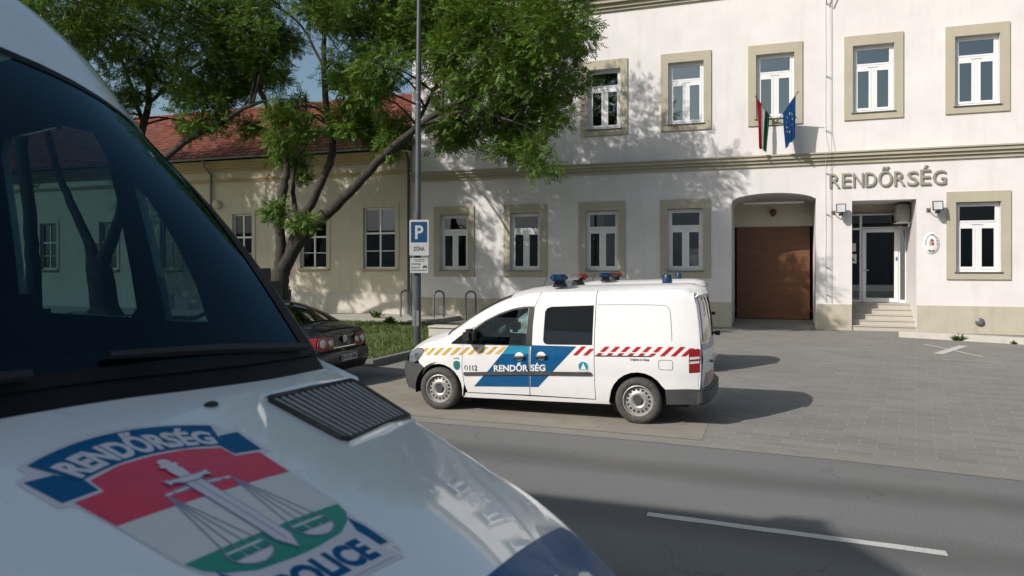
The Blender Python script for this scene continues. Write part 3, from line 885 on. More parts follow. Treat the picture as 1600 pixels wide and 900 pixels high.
def cottage_window(x, w, a, b):
    f = MB(); W = w / 2; H = b - a
    ring(f, -W + .004, W - .004, .004, H - .004, .07, .1, .17)
    zt = H * .58
    f.box(-W + .075, W - .075, .095, .165, zt - .04, zt + .04); f.box(-.04, .04, .096, .166, .075, zt - .04); f.box(-.04, .04, .096, .166, zt + .04, H - .075)
    f.box(-W + .075, -.04, .105, .15, zt * .5 - .018, zt * .5 + .018); f.box(.04, W - .075, .105, .15, zt * .5 - .018, zt * .5 + .018)
    fr = f.build("window", MAT['pvc'], house, bevel=.005, loc=(x - YR[0], 0, a))
    p = MB(); p.box(-W + .07, W - .07, .13, .14, .07, H - .07); p.build("pane", MAT['pane'], fr)
    s = MB(); s.box(-W - .12, W + .12, -.1, .095, -.07, -.003); s.build("sill", MAT['yellow_trim'], fr)
    g = MB()
    for aa, bb, c, d in ((-W - .17, -W - .004, -.003, H + .17), (W + .004, W + .17, -.003, H + .17), (-W - .004, W + .004, H + .004, H + .17)): g.box(aa, bb, -.035, .001, c, d)
    g.build("surround", MAT['yellow_wall'], fr)
for w in YW: cottage_window(*w)
# tiles: each row a stepped course of curved tiles
mb = MB()
ey, ez, ry, rz = 25.92, 6.86, 31.6, 10.25
rows, cols = 19, 150
dx = (46.2 - 13.6) / cols
sl = Vector((0, ry - ey, rz - ez)); nrm = Vector((0, -sl.z, sl.y)).normalized()
for r in range(rows):
    t0, t1 = r / rows, (r + 1.12) / rows
    for c in range(cols):
        x0 = -46.2 + c * dx
        if x0 < -42: continue
        j = random.uniform(-.008, .008)
        A0 = Vector((0, ey, ez)) + sl * t0 + nrm * (.045 + j); A1 = Vector((0, ey, ez)) + sl * min(t1, 1.0) + nrm * (.012 + j)
        v = []
        for base in (A0, A1):
            for q, hq in ((0, .0), (.25, .03), (.55, .012), (1, .0)):
                p = base + nrm * hq; v.append((x0 + dx * q, p.y, p.z))
        lowr = Vector((0, ey, ez)) + sl * t0
        v += [(x0, lowr.y, lowr.z), (x0 + dx, lowr.y, lowr.z)]
        mb.add(v, [(0, 1, 5, 4), (1, 2, 6, 5), (2, 3, 7, 6), (8, 9, 3, 2, 1, 0)])
roof = mb.build("roof", MAT['tile'], house, YR, recalc=False, merge=False)
mb = MB()
mb.quad((-46.2, ey + .02, ez - .02), (-13.6, ey + .02, ez - .02), (-13.6, ry, rz - .03), (-46.2, ry, rz - .03)); mb.quad((-46.2, ry, rz - .03), (-13.6, ry, rz - .03), (-13.6, 37.3, 6.8), (-46.2, 37.3, 6.8))
mb.box(-46.2, -13.78, ey + .1, YH, 6.72, 6.84)
mb.build("roof_deck", MAT['tile'], roof, YR, recalc=False)
mb = MB()
for k in range(90):
    x = -46 + k * .36; mb.tube([(x, ry, rz + .04), (x + .37, ry, rz + .055)], .11, 8)
mb.build("ridge_tiles", MAT['tile'], roof, YR, smooth=True)
mb = MB(); mb.box(-16.35, -15.75, 31.9, 32.5, 9.6, 10.75); mb.box(-16.4, -15.7, 31.85, 32.55, 10.75, 10.85); mb.build("chimney", MAT['brick'], roof, YR)
mb = MB()
n = 10
for x0, x1 in ((-46.2, -13.9),):
    rows_ = [[(x, ey - .07 + .075 * math.cos(PI + PI * k / n), ez - .02 + .075 * math.sin(PI + PI * k / n)) for k in range(n + 1)] for x in (x0, x1)]
    mb.grid(rows_)
mb.build("gutter", MAT['metal_grey'], house, YR, smooth=True, thick=.006)
for X in (-23.75, -34.9):
    mb = MB(); mb.tube([(X, ey - .07, ez - .1), (X, ey, ez - .35), (X, YH - .1, 6.2), (X, YH - .1, 5.7), (X, YH - .09, 1.0), (X, YH - .12, .25)], .055, 8); mb.build("downpipe", MAT['metal_grey'], house, YR, smooth=True)
mb = MB(); ring(mb, -27.1, -25.9, .2, .82, .06, YH - .07, YH - .052)
for k in range(8): mb.box(-27.04, -25.96, YH - .066, YH - .052, .27 + k * .066, .30 + k * .066)
mb.build("basement_vent", MAT['metal_grey'], house, YR)
mb = MB(); mb.box(-31.3, -30.9 + .4, YH - .06, YH - .001, 2.0, 3.2); mb.build("notice_board", MAT['wood'], house, YR, bevel=.01)
# downpipe where the two buildings meet
dp = thing("downpipe", "dark rain downpipe at the corner between the yellow and white buildings", "pipe", (-13.85, YF, 0))
mb = MB(); mb.tube([(0, -.12, .2), (0, -.1, .3), (0, -.1, 6.0), (0, -.1, 6.3), (0, -.35, 6.75)], .055, 8); mb.build("pipe", MAT['dark_plastic'], dp, smooth=True)
mb = MB(); mb.tube([(0, -.1, .18), (0, -.1, 1.15)], .075, 10); mb.build("iron_foot", MAT['metal_grey'], dp, smooth=True)
for z in (2.2, 4.2, 5.6):
    mb = MB(); mb.tube([(0, -.1, z), (0, -.1, z + .05)], .066, 10); mb.build("pipe_clip", MAT['metal_grey'], dp)
gl = thing("globe_lamp", "round yellowish wall lamp on the yellow house, left of the tree", "lamp", (-23.4, YH, 4.85))
mb = MB(); mb.lathe([(.17, 0), (.17, -.05), (.2, -.08), (.17, -.2), (.08, -.26), (0, -.27)], lambda x, y, h: (x, h, y), 16); mb.build("globe", MAT['cream'], gl, smooth=True)

# ------------------------------------------------------------------ the house across the street, behind the viewer; its shadow lies over the near lane
opp = thing("corner_house", "tall grey plastered house behind the viewer shading the near lane", "building", (-8, -5, 0))
fp = [(-12.6, -3.2), (-7.05, -3.2), (-2.6, -11.8), (-8.2, -11.8)]  # footprint kept narrow and wall pale, so the large van's bonnet gets more light
mb = MB(); mb.prism(fp, lambda u, v, d: (u, v, d), 0, 8.35); mb.build("wall", MAT['house_wall'], opp, (-8, -5, 0))
ef = [(-12.9, -2.83), (-6.60, -2.85), (-1.2, -12.2), (-8.05, -12.2)]
mb = MB(); mb.prism(ef, lambda u, v, d: (u, v, d), 8.3, 8.56)
mb.add([(-12.8, -2.95, 8.561), (-6.8, -2.95, 8.561), (-2.2, -12.1, 8.561), (-8.1, -12.1, 8.561), (-8.9, -5.6, 9.7), (-6.4, -9.6, 9.7)], [(0, 1, 4), (1, 2, 5, 4), (2, 3, 5), (3, 0, 4, 5)])
mb.box(-7.05, -6.68, -3.1, -2.84, 8.4, 8.69)
mb.build("roof", MAT['tile'], opp, (-8, -5, 0))
row = thing("added_house_row", "long low grey house row added out of view for dark window reflections", "building", (0, -24, 0))  # added behind the viewer so the windows reflect something dark
mb = MB(); mb.box(-70, 50, -32, -22, 0, 6.2); mb.build("wall", MAT['row_wall'], row, (0, -24, 0))
mb = MB(); mb.prism([(-32.4, 6.2), (-21.6, 6.2), (-27, 9.6)], lambda u, v, d: (d, u, v), -70.4, 50.4); mb.build("roof", MAT['slate'], row, (0, -24, 0))
for z in (2.2, 5.8):
    for k in range(2):
        x = -11.8 + k * 2.4
        mb = MB(); ring(mb, x, x + 1.2, z, z + 1.9, .09, -3.2 + .002, -3.14); w_ = mb.build("window", MAT['pvc'], opp, (-8, -5, 0))
        mb = MB(); mb.box(x + .09, x + 1.11, -3.19, -3.17, z + .09, z + 1.81); mb.build("pane", MAT['black_paint'], w_, (-8, -5, 0))
# ------------------------------------------------------------------ trees
RIGHT_LIMBS = [[(-14.97, 19.6, 0.28, 0.45), (-14.95, 19.6, 1.2, 0.368), (-14.98, 19.7, 1.81, 0.349), (-14.93, 19.8, 2.33, 0.268), (-14.86, 19.8, 2.74, 0.165)], [(-14.93, 19.7, 2.06, 0.226), (-14.98, 19.7, 2.74, 0.195), (-15.08, 19.8, 3.67, 0.175), (-14.98, 19.9, 4.71, 0.155), (-14.96, 20, 5.34, 0.135), (-15.43, 20.3, 6.56, 0.116), (-16.52, 20.6, 8.09, 0.098), (-17.35, 20.8, 9.09, 0.066), (-17.9, 21, 10.09, 0.045)], [(-14.9, 19.8, 2.22, 0.206), (-14.54, 19.9, 3.05, 0.185), (-14.27, 20, 3.7, 0.175), (-13.88, 20.1, 4.48, 0.154), (-13.47, 20.2, 5.4, 0.143), (-13.35, 20.2, 6.01, 0.133), (-13.65, 20.3, 7.28, 0.124), (-13.79, 20.4, 8.45, 0.104), (-13.91, 20.5, 9.95, 0.083), (-14.03, 20.5, 11.63, 0.052)], [(-14.83, 19.7, 2.02, 0.266), (-14.39, 19.7, 2.73, 0.234), (-13.74, 19.8, 3.4, 0.202), (-12.61, 19.6, 4.15, 0.178), (-11.58, 19.4, 4.92, 0.154), (-11.02, 19.3, 5.36, 0.143), (-10.02, 19.1, 5.96, 0.121), (-8.95, 19, 6.54, 0.091), (-7.97, 19, 6.86, 0.072), (-7.02, 19, 7.17, 0.044)], [(-9.78, 19.1, 6.13, 0.083), (-8.95, 19, 6.3, 0.073), (-7.93, 18.9, 6.44, 0.053), (-6.72, 18.7, 6.01, 0.035)], [(-14.51, 20, 3.57, 0.093), (-14.86, 20.2, 4.52, 0.084), (-14.9, 20.4, 5.35, 0.074), (-14.6, 20.6, 6.35, 0.053), (-14.72, 20.7, 7.76, 0.043)], [(-11.02, 19.3, 5.36, 0.086), (-10.29, 19.6, 5.93, 0.076), (-9.52, 20.2, 7.82, 0.058), (-8.22, 20.6, 8.96, 0.039)], [(-13.35, 20.2, 6.01, 0.092), (-13.13, 20.6, 7.2, 0.083), (-12.54, 21, 8.49, 0.063), (-12.12, 21.3, 9.57, 0.042)], [(-13.79, 20.4, 8.45, 0.062), (-14.99, 20.8, 10.16, 0.043), (-16.18, 21, 11.01, 0.033)], [(-8.95, 19, 6.54, 0.055), (-8.94, 19.4, 8.69, 0.037), (-8.22, 19.6, 10.52, 0.028)]]
RIGHT_BLOBS = [(-11.4, 19.1, 7.2, 0.65), (-12.6, 19.9, 6.7, 0.52), (-13.8, 19.5, 6.4, 0.48), (-11.1, 20.1, 6.2, 0.43), (-9.3, 20.1, 8.9, 1.34), (-7.1, 18.7, 8.3, 1.39), (-5.6, 18.5, 8.2, 1.01), (-5.6, 20.7, 9.0, 0.74), (-7.7, 19.2, 7.2, 0.99), (-6.2, 19.1, 7.3, 1.05), (-6.0, 21.1, 7.7, 0.86), (-8.7, 19.7, 6.3, 0.75), (-7.1, 20.7, 6.1, 0.86), (-6.1, 19.7, 6.3, 0.81), (-9.2, 20.2, 7.7, 0.96), (-6.0, 18.9, 5.1, 0.55), (-9.5, 20.2, 9.7, 1.16), (-7.9, 20.8, 10.1, 1.45), (-9.2, 19.9, 10.9, 1.52), (-7.3, 20.4, 11.0, 1.32), (-11.5, 20.2, 11.2, 1.6), (-5.5, 18.7, 9.1, 0.84), (-8.6, 20.5, 6.2, 0.67), (-7.2, 20.0, 6.8, 0.93), (-11.8, 19.3, 9.2, 1.06), (-10.8, 18.6, 7.9, 0.7), (-11.6, 20.8, 9.6, 1.22), (-12.8, 19.7, 10.0, 0.9), (-12.5, 20.4, 7.0, 0.92), (-12.3, 20.8, 6.6, 0.7), (-13.1, 20.4, 8.4, 0.53), (-11.4, 20.9, 10.2, 1.23), (-12.0, 19.5, 7.5, 0.78), (-14.1, 20.6, 10.4, 0.84), (-14.9, 19.7, 6.4, 0.65), (-15.6, 20.9, 6.2, 0.74), (-15.1, 20.8, 7.5, 0.51), (-14.4, 18.8, 6.9, 0.39), (-13.4, 18.9, 3.4, 0.25), (-14.7, 19.1, 3.9, 0.28), (-15.4, 21.0, 5.4, 0.39), (-10.9, 19.6, 5.8, 0.35), (-9.3, 20.1, 6.4, 0.77), (-8.5, 19.3, 8.1, 1.1), (-9.3, 19.8, 10.2, 1.33), (-7.8, 19.5, 9.0, 1.28), (-6.6, 19.4, 8.4, 1.07), (-7.2, 20.0, 5.8, 0.65), (-12.3, 20.0, 8.4, 0.9), (-13.3, 20.9, 11.0, 1.47), (-11.1, 20.3, 11.9, 1.79), (-8.8, 20.9, 12.3, 1.77), (-14.2, 20.7, 12.2, 1.69), (-12.5, 21.1, 13.3, 1.88), (-9.8, 20.2, 12.7, 1.75), (-12.5, 18.9, 12.9, 1.53), (-16.0, 20.7, 12.0, 1.3)]
LEFT_LIMBS = [[(-23.2, 17.6, 0, 0.361), (-23.2, 17.6, 1.17, 0.297), (-23.26, 17.6, 2.52, 0.255), (-23.4, 17.6, 3.93, 0.234), (-23.81, 17.7, 5.45, 0.226), (-24.0, 17.8, 6.34, 0.216), (-23.78, 18, 7.88, 0.174), (-22.85, 18.2, 9.36, 0.13), (-22.21, 18.4, 10.65, 0.086)], [(-24.0, 17.8, 6.23, 0.151), (-25.64, 18, 8.25, 0.122), (-27.56, 18.2, 10.52, 0.092)], [(-22.85, 18.2, 9.36, 0.086), (-21.58, 18.6, 9.99, 0.054)]]
LEFT_BLOBS = [(-21.5, 19.3, 12.6, 1.99), (-25.6, 19.2, 14.6, 2.32), (-29.9, 18.4, 13.4, 2.62), (-32.7, 18.7, 11.7, 2.49), (-32.0, 17.5, 12.9, 2.61), (-28.8, 19.0, 9.0, 1.68), (-31.4, 18.4, 8.8, 1.7), (-24.6, 17.7, 8.5, 1.08), (-21.3, 17.2, 10.1, 1.22), (-22.1, 19.0, 10.0, 1.1), (-25.3, 19.4, 12.5, 1.63), (-24.8, 17.2, 11.6, 1.71), (-29.4, 18.9, 11.2, 2.17), (-27.2, 18.0, 13.4, 2.05), (-20.4, 17.4, 11.3, 1.41), (-29.5, 17.7, 10.3, 1.85), (-25.5, 18.8, 10.3, 1.15), (-27.5, 19.1, 10.1, 1.66)]
MID_LIMBS = [[(-22.97, 20.2, 0, 0.582), (-23.13, 20.2, 1.31, 0.537), (-23.28, 20.2, 1.89, 0.514), (-23.44, 20.2, 2.36, 0.422)], [(-23.44, 20.2, 2.24, 0.258), (-24.03, 20.3, 3.19, 0.201), (-24.79, 20.4, 4.28, 0.18), (-25.57, 20.5, 5.4, 0.146), (-26.2, 20.6, 6.67, 0.135), (-27.07, 20.8, 8.5, 0.112), (-27.75, 21, 10.62, 0.089), (-27.31, 21.2, 12.66, 0.063)], [(-23.13, 20.2, 2.24, 0.303), (-22.63, 20.3, 3.4, 0.233), (-22.23, 20.5, 5.04, 0.21), (-21.88, 20.6, 6.32, 0.175), (-21.82, 20.8, 7.28, 0.152), (-21.76, 21, 8.14, 0.13), (-21.79, 21, 8.73, 0.118), (-21.6, 21.2, 10.06, 0.083), (-21.24, 21.3, 11.48, 0.059)], [(-22.47, 20.3, 3.75, 0.209), (-21.12, 20.3, 5.2, 0.171), (-19.86, 20.2, 6.08, 0.134), (-18.83, 20, 6.5, 0.12), (-17.43, 19.8, 6.88, 0.096), (-16.56, 19.7, 7.22, 0.084), (-15.84, 19.6, 7.36, 0.072), (-15.46, 19.5, 7.39, 0.051)], [(-21.82, 20.8, 7.28, 0.094), (-22.99, 21.2, 9.24, 0.084), (-24.13, 21.5, 10.89, 0.062)], [(-21.76, 21, 8.14, 0.083), (-20.74, 21.4, 9.09, 0.071), (-19.45, 21.6, 9.73, 0.047), (-18.38, 21.7, 10.11, 0.035)], [(-18.83, 20, 6.5, 0.066), (-18.69, 20.3, 7.32, 0.044), (-18.41, 20.6, 8.02, 0.033)]]
MID_BLOBS = [(-17.9, 19.6, 7.0, 0.55), (-18.3, 21.1, 8.1, 0.68), (-18.7, 19.6, 7.8, 0.56), (-16.6, 21.4, 8.3, 0.63), (-16.2, 20.4, 9.3, 0.9), (-16.5, 21.8, 10.3, 0.91), (-18.0, 22.0, 9.0, 0.65), (-17.9, 20.8, 9.4, 1.12), (-26.5, 22.1, 11.7, 1.16), (-22.9, 20.3, 10.7, 1.28), (-20.8, 19.7, 10.0, 1.33), (-20.9, 21.1, 9.3, 1.05), (-18.4, 19.6, 9.7, 1.29), (-21.9, 20.0, 9.0, 0.91), (-18.2, 20.6, 8.9, 0.93), (-17.7, 21.1, 10.1, 1.12), (-17.9, 19.9, 7.5, 0.73), (-19.0, 19.6, 10.7, 1.3), (-17.7, 21.8, 11.4, 1.27), (-21.9, 20.3, 8.2, 0.51), (-20.7, 22.0, 7.4, 0.53), (-18.1, 21.8, 7.2, 0.46), (-16.2, 20.5, 8.9, 0.69), (-18.2, 20.7, 12.7, 1.9), (-22.0, 20.9, 13.3, 2.0), (-25.6, 21.2, 12.9, 1.37), (-16.2, 21.0, 10.0, 0.66), (-27.3, 21.0, 11.1, 1.51), (-26.2, 21.1, 9.7, 1.12), (-20.4, 21.9, 12.5, 2.16), (-17.9, 20.8, 10.7, 1.56), (-23.9, 20.6, 13.5, 2.39), (-21.6, 21.4, 13.7, 2.38), (-15.2, 20.1, 12.5, 1.89), (-16.4, 20.3, 10.2, 1.07), (-19.0, 22.0, 9.3, 0.94), (-19.6, 20.9, 8.6, 0.78), (-20.6, 20.9, 14.8, 2.09), (-22.1, 19.5, 14.1, 2.02), (-16.6, 20.6, 13.5, 1.74), (-23.3, 21.0, 7.5, 0.48), (-22.2, 19.6, 8.1, 0.68)]

def make_tree(name, label, limbs, blobs, seed, density):
    rr = np.random.default_rng(seed); pr = random.Random(seed)
    base = limbs[0][0]
    root = thing(name, label, "tree", (base[0], base[1], .08), group="street trees on the lawn")
    rel = (base[0], base[1], .08)
    mb = MB()
    nodes_ = []
    for L in limbs:
        C = curve_pts([tuple(p[:3]) + (p[3],) for p in L], 4)
        jit = [(p[0] + pr.uniform(-.02, .02), p[1] + pr.uniform(-.03, .03), p[2]) for p in C]
        mb.tube(jit, [p[3] * .86 for p in C], 9)
        for p, q in zip(jit, C):
            if p[2] > 2.6: nodes_.append((Vector(p), q[3]))
    if limbs[0][0][2] <= .3:
        b = limbs[0][0]
        mb.tube([(b[0], b[1], -.05), (b[0], b[1], .25), (limbs[0][1][0], limbs[0][1][1], .6)], [b[3] * 1.35, b[3] * 1.05, b[3] * .9], 10)
    twig_ends = []
    for bx, by, bz, br in blobs:
        c = Vector((bx, by, bz))
        cand = sorted(nodes_, key=lambda n: (n[0] - c).length + (0 if n[0].z < bz + .3 else 1.5))[:3]
        for n0, r0 in cand[:2]:
            m = (n0 + c) / 2 + Vector((pr.uniform(-.3, .3), pr.uniform(-.3, .3), pr.uniform(.1, .4)))
            C = curve_pts([tuple(n0), tuple(m), tuple(c)], 4)
            mb.tube(C, [min(r0 * .6, .05) * (1 - .75 * k / (len(C) - 1)) for k in range(len(C))], 5)
        for k in range(7):
            d = Vector((pr.gauss(0, 1), pr.gauss(0, 1), pr.gauss(.1, .8))).normalized() * br * pr.uniform(.6, 1.0)
            m = c + d * .5 + Vector((0, 0, .1 * br))
            mb.tube(curve_pts([tuple(c), tuple(m), tuple(c + d)], 3), [.016, .014, .012, .01, .008, .006, .005], 4)
    mb.build("trunk", MAT['bark'], root, rel, smooth=True, merge=False, recalc=False, angle=80)
    # sprigs of paired leaflets gathered in clumps
    pts = []; axes = []
    for bx, by, bz, br in blobs:
        ncl = int(5 + 11 * br * br)
        d = rr.normal(size=(ncl, 3)); d /= np.linalg.norm(d, axis=1)[:, None]
        cen = np.array([bx, by, bz]) + d * br * (rr.uniform(.25, 1.0, (ncl, 1)) ** .6) * np.array([1, 1, .85])
        ns = int(density * (.32 if bz > 11.2 else 1))
        for q in range(ncl):
            n = max(6, int(ns * rr.uniform(.5, 1.4)))
            s = .105 + .075 * min(br, 1.6)
            off = rr.normal(size=(n, 3)) * s * np.array([1.15, 1.15, .75])
            pts.append(cen[q] + off)
            ax = off + (cen[q] - np.array([bx, by, bz])) * .5 + rr.normal(size=(n, 3)) * .30
            axes.append(ax)
    P = np.concatenate(pts); A = np.concatenate(axes)
    A[:, 2] -= .10
    A /= np.linalg.norm(A, axis=1)[:, None] + 1e-9
    n = len(P)
    up = rr.normal(size=(n, 3)) * .45 + np.array([0, 0, 1.0])
    S = np.cross(A, up); S /= np.linalg.norm(S, axis=1)[:, None] + 1e-9
    U = np.cross(S, A)
    L = rr.uniform(.17, .29, (n, 1))
    V = []
    for k in range(4):
        for sgn_ in (-1, 1):
            b = P + A * L * (.2 + .22 * k)
            dr = (S * sgn_ * .88 + A * .48 - U * .12)
            ll = L * .36; ww = L * .08
            nn = A * .88 - S * sgn_ * .48
            V.append(np.stack([b, b + dr * ll * .5 + nn * ww - U * .01, b + dr * ll - U * .03, b + dr * ll * .5 - nn * ww - U * .01], 1))
    b = P + A * L * .95
    V.append(np.stack([b, b + A * L * .2 + S * L * .085, b + A * L * .42, b + A * L * .2 - S * L * .085], 1))
    V = np.concatenate(V).reshape(-1, 3) - np.array(rel)
    nf = len(V) // 4
    me = bpy.data.meshes.new("crown")
    me.vertices.add(len(V)); me.vertices.foreach_set("co", V.astype(np.float32).ravel())
    me.loops.add(nf * 4); me.loops.foreach_set("vertex_index", np.arange(nf * 4, dtype=np.int32))
    me.polygons.add(nf); me.polygons.foreach_set("loop_start", np.arange(0, nf * 4, 4, dtype=np.int32)); me.polygons.foreach_set("loop_total", np.full(nf, 4, dtype=np.int32))
    me.materials.append(MAT['leaf']); me.update(calc_edges=True)
    o = bpy.data.objects.new("crown", me); COL.objects.link(o); o.parent = root
    return n
# unseen clumps added on the crowns' street side, to throw dappled shade on both fronts
RIGHT_FRONT = [(-20.5, 16.6, 10.9, .8), (-17.9, 16.5, 10.8, .8), (-16.2, 16.2, 11.1, .8), (-14.0, 16.6, 11.0, .8), (-15.4, 15.5, 11.1, .7), (-18.9, 17.6, 10.8, .7)]
MID_FRONT = [(-30.2, 17.0, 10.9, .8), (-27.5, 17.2, 10.9, .8), (-25.0, 16.4, 11.1, .8), (-22.6, 16.9, 11.1, .8)]
nl = 0
nl += make_tree("ash_tree", "tree whose long right branch sweeps behind the lamp post to the white building", RIGHT_LIMBS, RIGHT_BLOBS + RIGHT_FRONT, 21, 42)
nl += make_tree("ash_tree", "leftmost tree, its pale slim trunk seen through the big van's windscreen", LEFT_LIMBS, LEFT_BLOBS, 22, 38)
nl += make_tree("ash_tree", "middle tree with a thick forked trunk, bright leafy crown just above the big van's roof", MID_LIMBS, MID_BLOBS + MID_FRONT, 23, 38)
print("sprigs", nl)

# ------------------------------------------------------------------ street furniture
LX, LY = -8.60, 16.8
lp = thing("lamp_post", "tall grey round lamp post standing on the lawn with parking signs on it", "lamp post", (LX, LY, .08))
mb = MB(); mb.tube([(.0, 0, 0), (0, 0, 3.4), (.02, 0, 3.42), (.03, 0, 6.6), (.06, 0, 9.3)], [.098, .092, .075, .066, .055], 18); mb.build("post", MAT['pole'], lp, smooth=True, angle=30)
mb = MB(); mb.lathe([(.16, 0), (.16, .02), (.11, .05), (.10, .06)], lambda x, y, h: (x, y, h), 18); mb.build("base", MAT['pole'], lp, smooth=True)
mb = MB(); mb.box(-.09, -.08 + .17, -.094, -.086, .5, .9); mb.build("hatch", MAT['metal_grey'], lp)
mb = MB(); mb.tube([(.06, 0, 9.3), (.06, -.3, 9.7), (.06, -1.2, 9.85)], .04, 8); mb.box(-.1, .22, -1.9, -1.1, 9.8, 9.95); mb.build("lamp_head", MAT['metal_grey'], lp)
for z in (6.15, 6.4):
    mb = MB(); mb.tube([(.03, 0, z), (.03, 0, z + .05)], .074, 14); mb.build("clamp", MAT['metal_grey'], lp)
SA = R(13)
def sign_fn(cx, z0, y0=-.13):
    ca_, sa_ = math.cos(SA), math.sin(SA)
    return lambda u, v, d=0: (cx + u * ca_ + d * sa_, u * sa_ * 1.0 + y0 - d * ca_, z0 + v)
ps = thing("parking_sign", "white parking zone sign with a blue square and large letter P", "sign", (LX, LY, 2.37))
fn = sign_fn(.12, 0)
def rrect(w, h, r, x0=0, y0=0, n=4):
    o = []
    for cx, cy, a0 in ((w - r, r, -90), (w - r, h - r, 0), (r, h - r, 90), (r, r, 180)):
        for k in range(n + 1): a = R(a0 + 90 * k / n); o.append((x0 + cx + r * math.cos(a), y0 + cy + r * math.sin(a)))
    return o
W_, H_ = .50, .90
mb = MB(); mb.prism(rrect(W_, H_, .03, -W_ / 2), lambda u, v, d: fn(u, v, d), 0, .006); mb.build("panel", MAT['sign_white_shaded'], ps)
mb = MB(); mb.prism(rrect(.42, .52, .015, -.21, .33), lambda u, v, d: fn(u, v, d), .006, .0075); mb.build("blue_square", MAT['sign_blue'], ps)
mb = MB(); put_text(mb, "P", lambda u, v: fn(-.10 + .21 * u, .415 + .345 * v, .0095), .02); mb.build("letter", MAT['sign_white_shaded'], ps, recalc=False)
mb = MB(); put_text(mb, "ZÓNA", lambda u, v: fn(-.145 + .29 * u, .115 + .135 * v, .0085), .025); mb.build("lettering", MAT['ink'], ps, recalc=False)
for z in (.1, .72):
    mb = MB(); mb.box(-.1, .13, -.125, -.09, z, z + .04); mb.build("bracket", MAT['metal_grey'], ps)
ip = thing("info_plate", "small white plate with rows of black text under the parking sign", "sign", (LX, LY, 1.93))
fn2 = sign_fn(.12, 0)
mb = MB(); mb.prism(rrect(.46, .38, .015, -.23), lambda u, v, d: fn2(u, v, d), 0, .006); mb.build("panel", MAT['sign_white_shaded'], ip)
mb = MB()
rl = random.Random(4)
for z, xa, xb, hh in ((.325, -.14, .15, .022), (.285, -.1, .12, .022), (.21, -.19, -.05, .035), (.12, -.2, .02, .03), (.055, -.2, .19, .028)):
    x = xa
    mb = MB()
    while x < xb:
        w = rl.uniform(.012, .03)
        mb.quad(fn2(x, z, .0075), fn2(x + w, z, .0075), fn2(x + w, z + hh, .0075), fn2(x, z + hh, .0075)); x += w + .011
    mb.build("text_row", MAT['ink'], ip, recalc=False)
mb = MB()
for a, b, c, e in ((.09, .21, .135, .165), (.115, .185, .165, .19), (.10, .125, .115, .135), (.175, .2, .115, .135), (-.015, .02, .19, .25)): mb.quad(fn2(a, c, .0075), fn2(b, c, .0075), fn2(b, e, .0075), fn2(a, e, .0075))
mb.build("tow_symbol", MAT['ink'], ip, recalc=False)
for z in (.06, .3):
    mb = MB(); mb.box(-.1, .13, -.125, -.09, z, z + .03); mb.build("bracket", MAT['metal_grey'], ip)

def hoop(x, label):
    t = thing("bike_hoop", label, "bike rack", (x, 25.0, 0), group="steel bike hoops by the wall")
    mb = MB()
    mb.tube([(0, 0, 0), (0, 0, 1.0)] + [(.13 - .13 * math.cos(PI * k / 8), .16 - .16 * math.cos(PI * k / 8), 1.0 + .17 * math.sin(PI * k / 8)) for k in range(1, 8)] + [(.26, .32, 1.0), (.26, .32, 0)], .038, 10)
    mb.build("tube", MAT['metal_grey'], t, smooth=True, angle=60)
    for a, b in ((0, 0), (.26, .32)):
        mb = MB(); mb.lathe([(.08, 0), (.08, .012), (.04, .016)], lambda x_, y_, h: (a + x_, b + y_, h), 12); mb.build("foot_plate", MAT['metal_grey'], t)
hoop(-13.5, "grey steel bike hoop directly left of the lamp post, near the downpipe")
hoop(-12.1, "middle grey steel bike hoop, just right of the lamp post")
hoop(-10.8, "grey steel bike hoop farthest right, nearest the small van's windscreen")
mb = MB(); mb.box(-9.25, -6.6, 18.75, 19.25, -.02, .36); mb.box(-9.27, -6.58, 18.72, 19.28, .36, .42)
tag(mb.build("concrete_block", MAT['pale_concrete'], bevel=.02), "low pale concrete block bench at the lawn edge behind the small van's bonnet", "block")
bn = thing("litter_bin", "dark metal litter bin on a post, left of the black car roof", "bin", (-17.9, 23.9, .17))
mb = MB(); mb.lathe([(.17, .35), (.2, .95), (.21, 1.0), (.18, 1.02)], lambda x, y, h: (x, y, h), 16); mb.build("drum", MAT['black_plastic'], bn, smooth=True)
mb = MB(); mb.tube([(0, .2, 0), (0, .2, 1.15)], .03, 8); mb.build("post", MAT['metal_grey'], bn)
# ------------------------------------------------------------------ small police van
VX, VY = -3.1, 10.62
VR = (VX, VY, 0)
EDGE = [(-5.31, .74), (-5.22, .83), (-5.08, .90), (-4.92, .96), (-4.66, 1.04), (-4.55, 1.09), (-4.40, 1.18), (-4.14, 1.36), (-3.84, 1.535), (-3.55, 1.655), (-3.21, 1.73), (-2.8, 1.752), (-2.35, 1.765), (-1.8, 1.785), (-1.39, 1.80), (-1.12, 1.80), (-1.03, 1.76)]
def zed(x): return hermite(EDGE, x)
def vh(x, z):
    """half width of the body"""
    h = .872
    if z > .98: h -= .165 * ((z - .98) / .82) ** 1.2
    if z < .6: h -= .05 * ((.6 - z) / .4) ** 2
    if .6 <= z < .98: h += .012 * math.sin(PI * (z - .6) / .38)
    if x < -4.35: h -= .30 * ((-4.35 - x) / 1.0) ** 2.0
    if x > -1.45: h -= .085 * ((x + 1.45) / .6) ** 2
    d = zed(x) - z; r = .10
    if d < r:
        d = max(d, 0); h -= r - math.sqrt(max(0, r * r - (r - d) ** 2))
    return h
def near(off=0): return lambda x, z: (x, VY - vh(x, z) - off, z)
def far(off=0): return lambda x, z: (x, VY + vh(x, z) + off, z)

van = thing("small_police_van", "white small police van with blue stripe parked nearest the road, facing left", "police van", VR, group="small police vans on the forecourt")

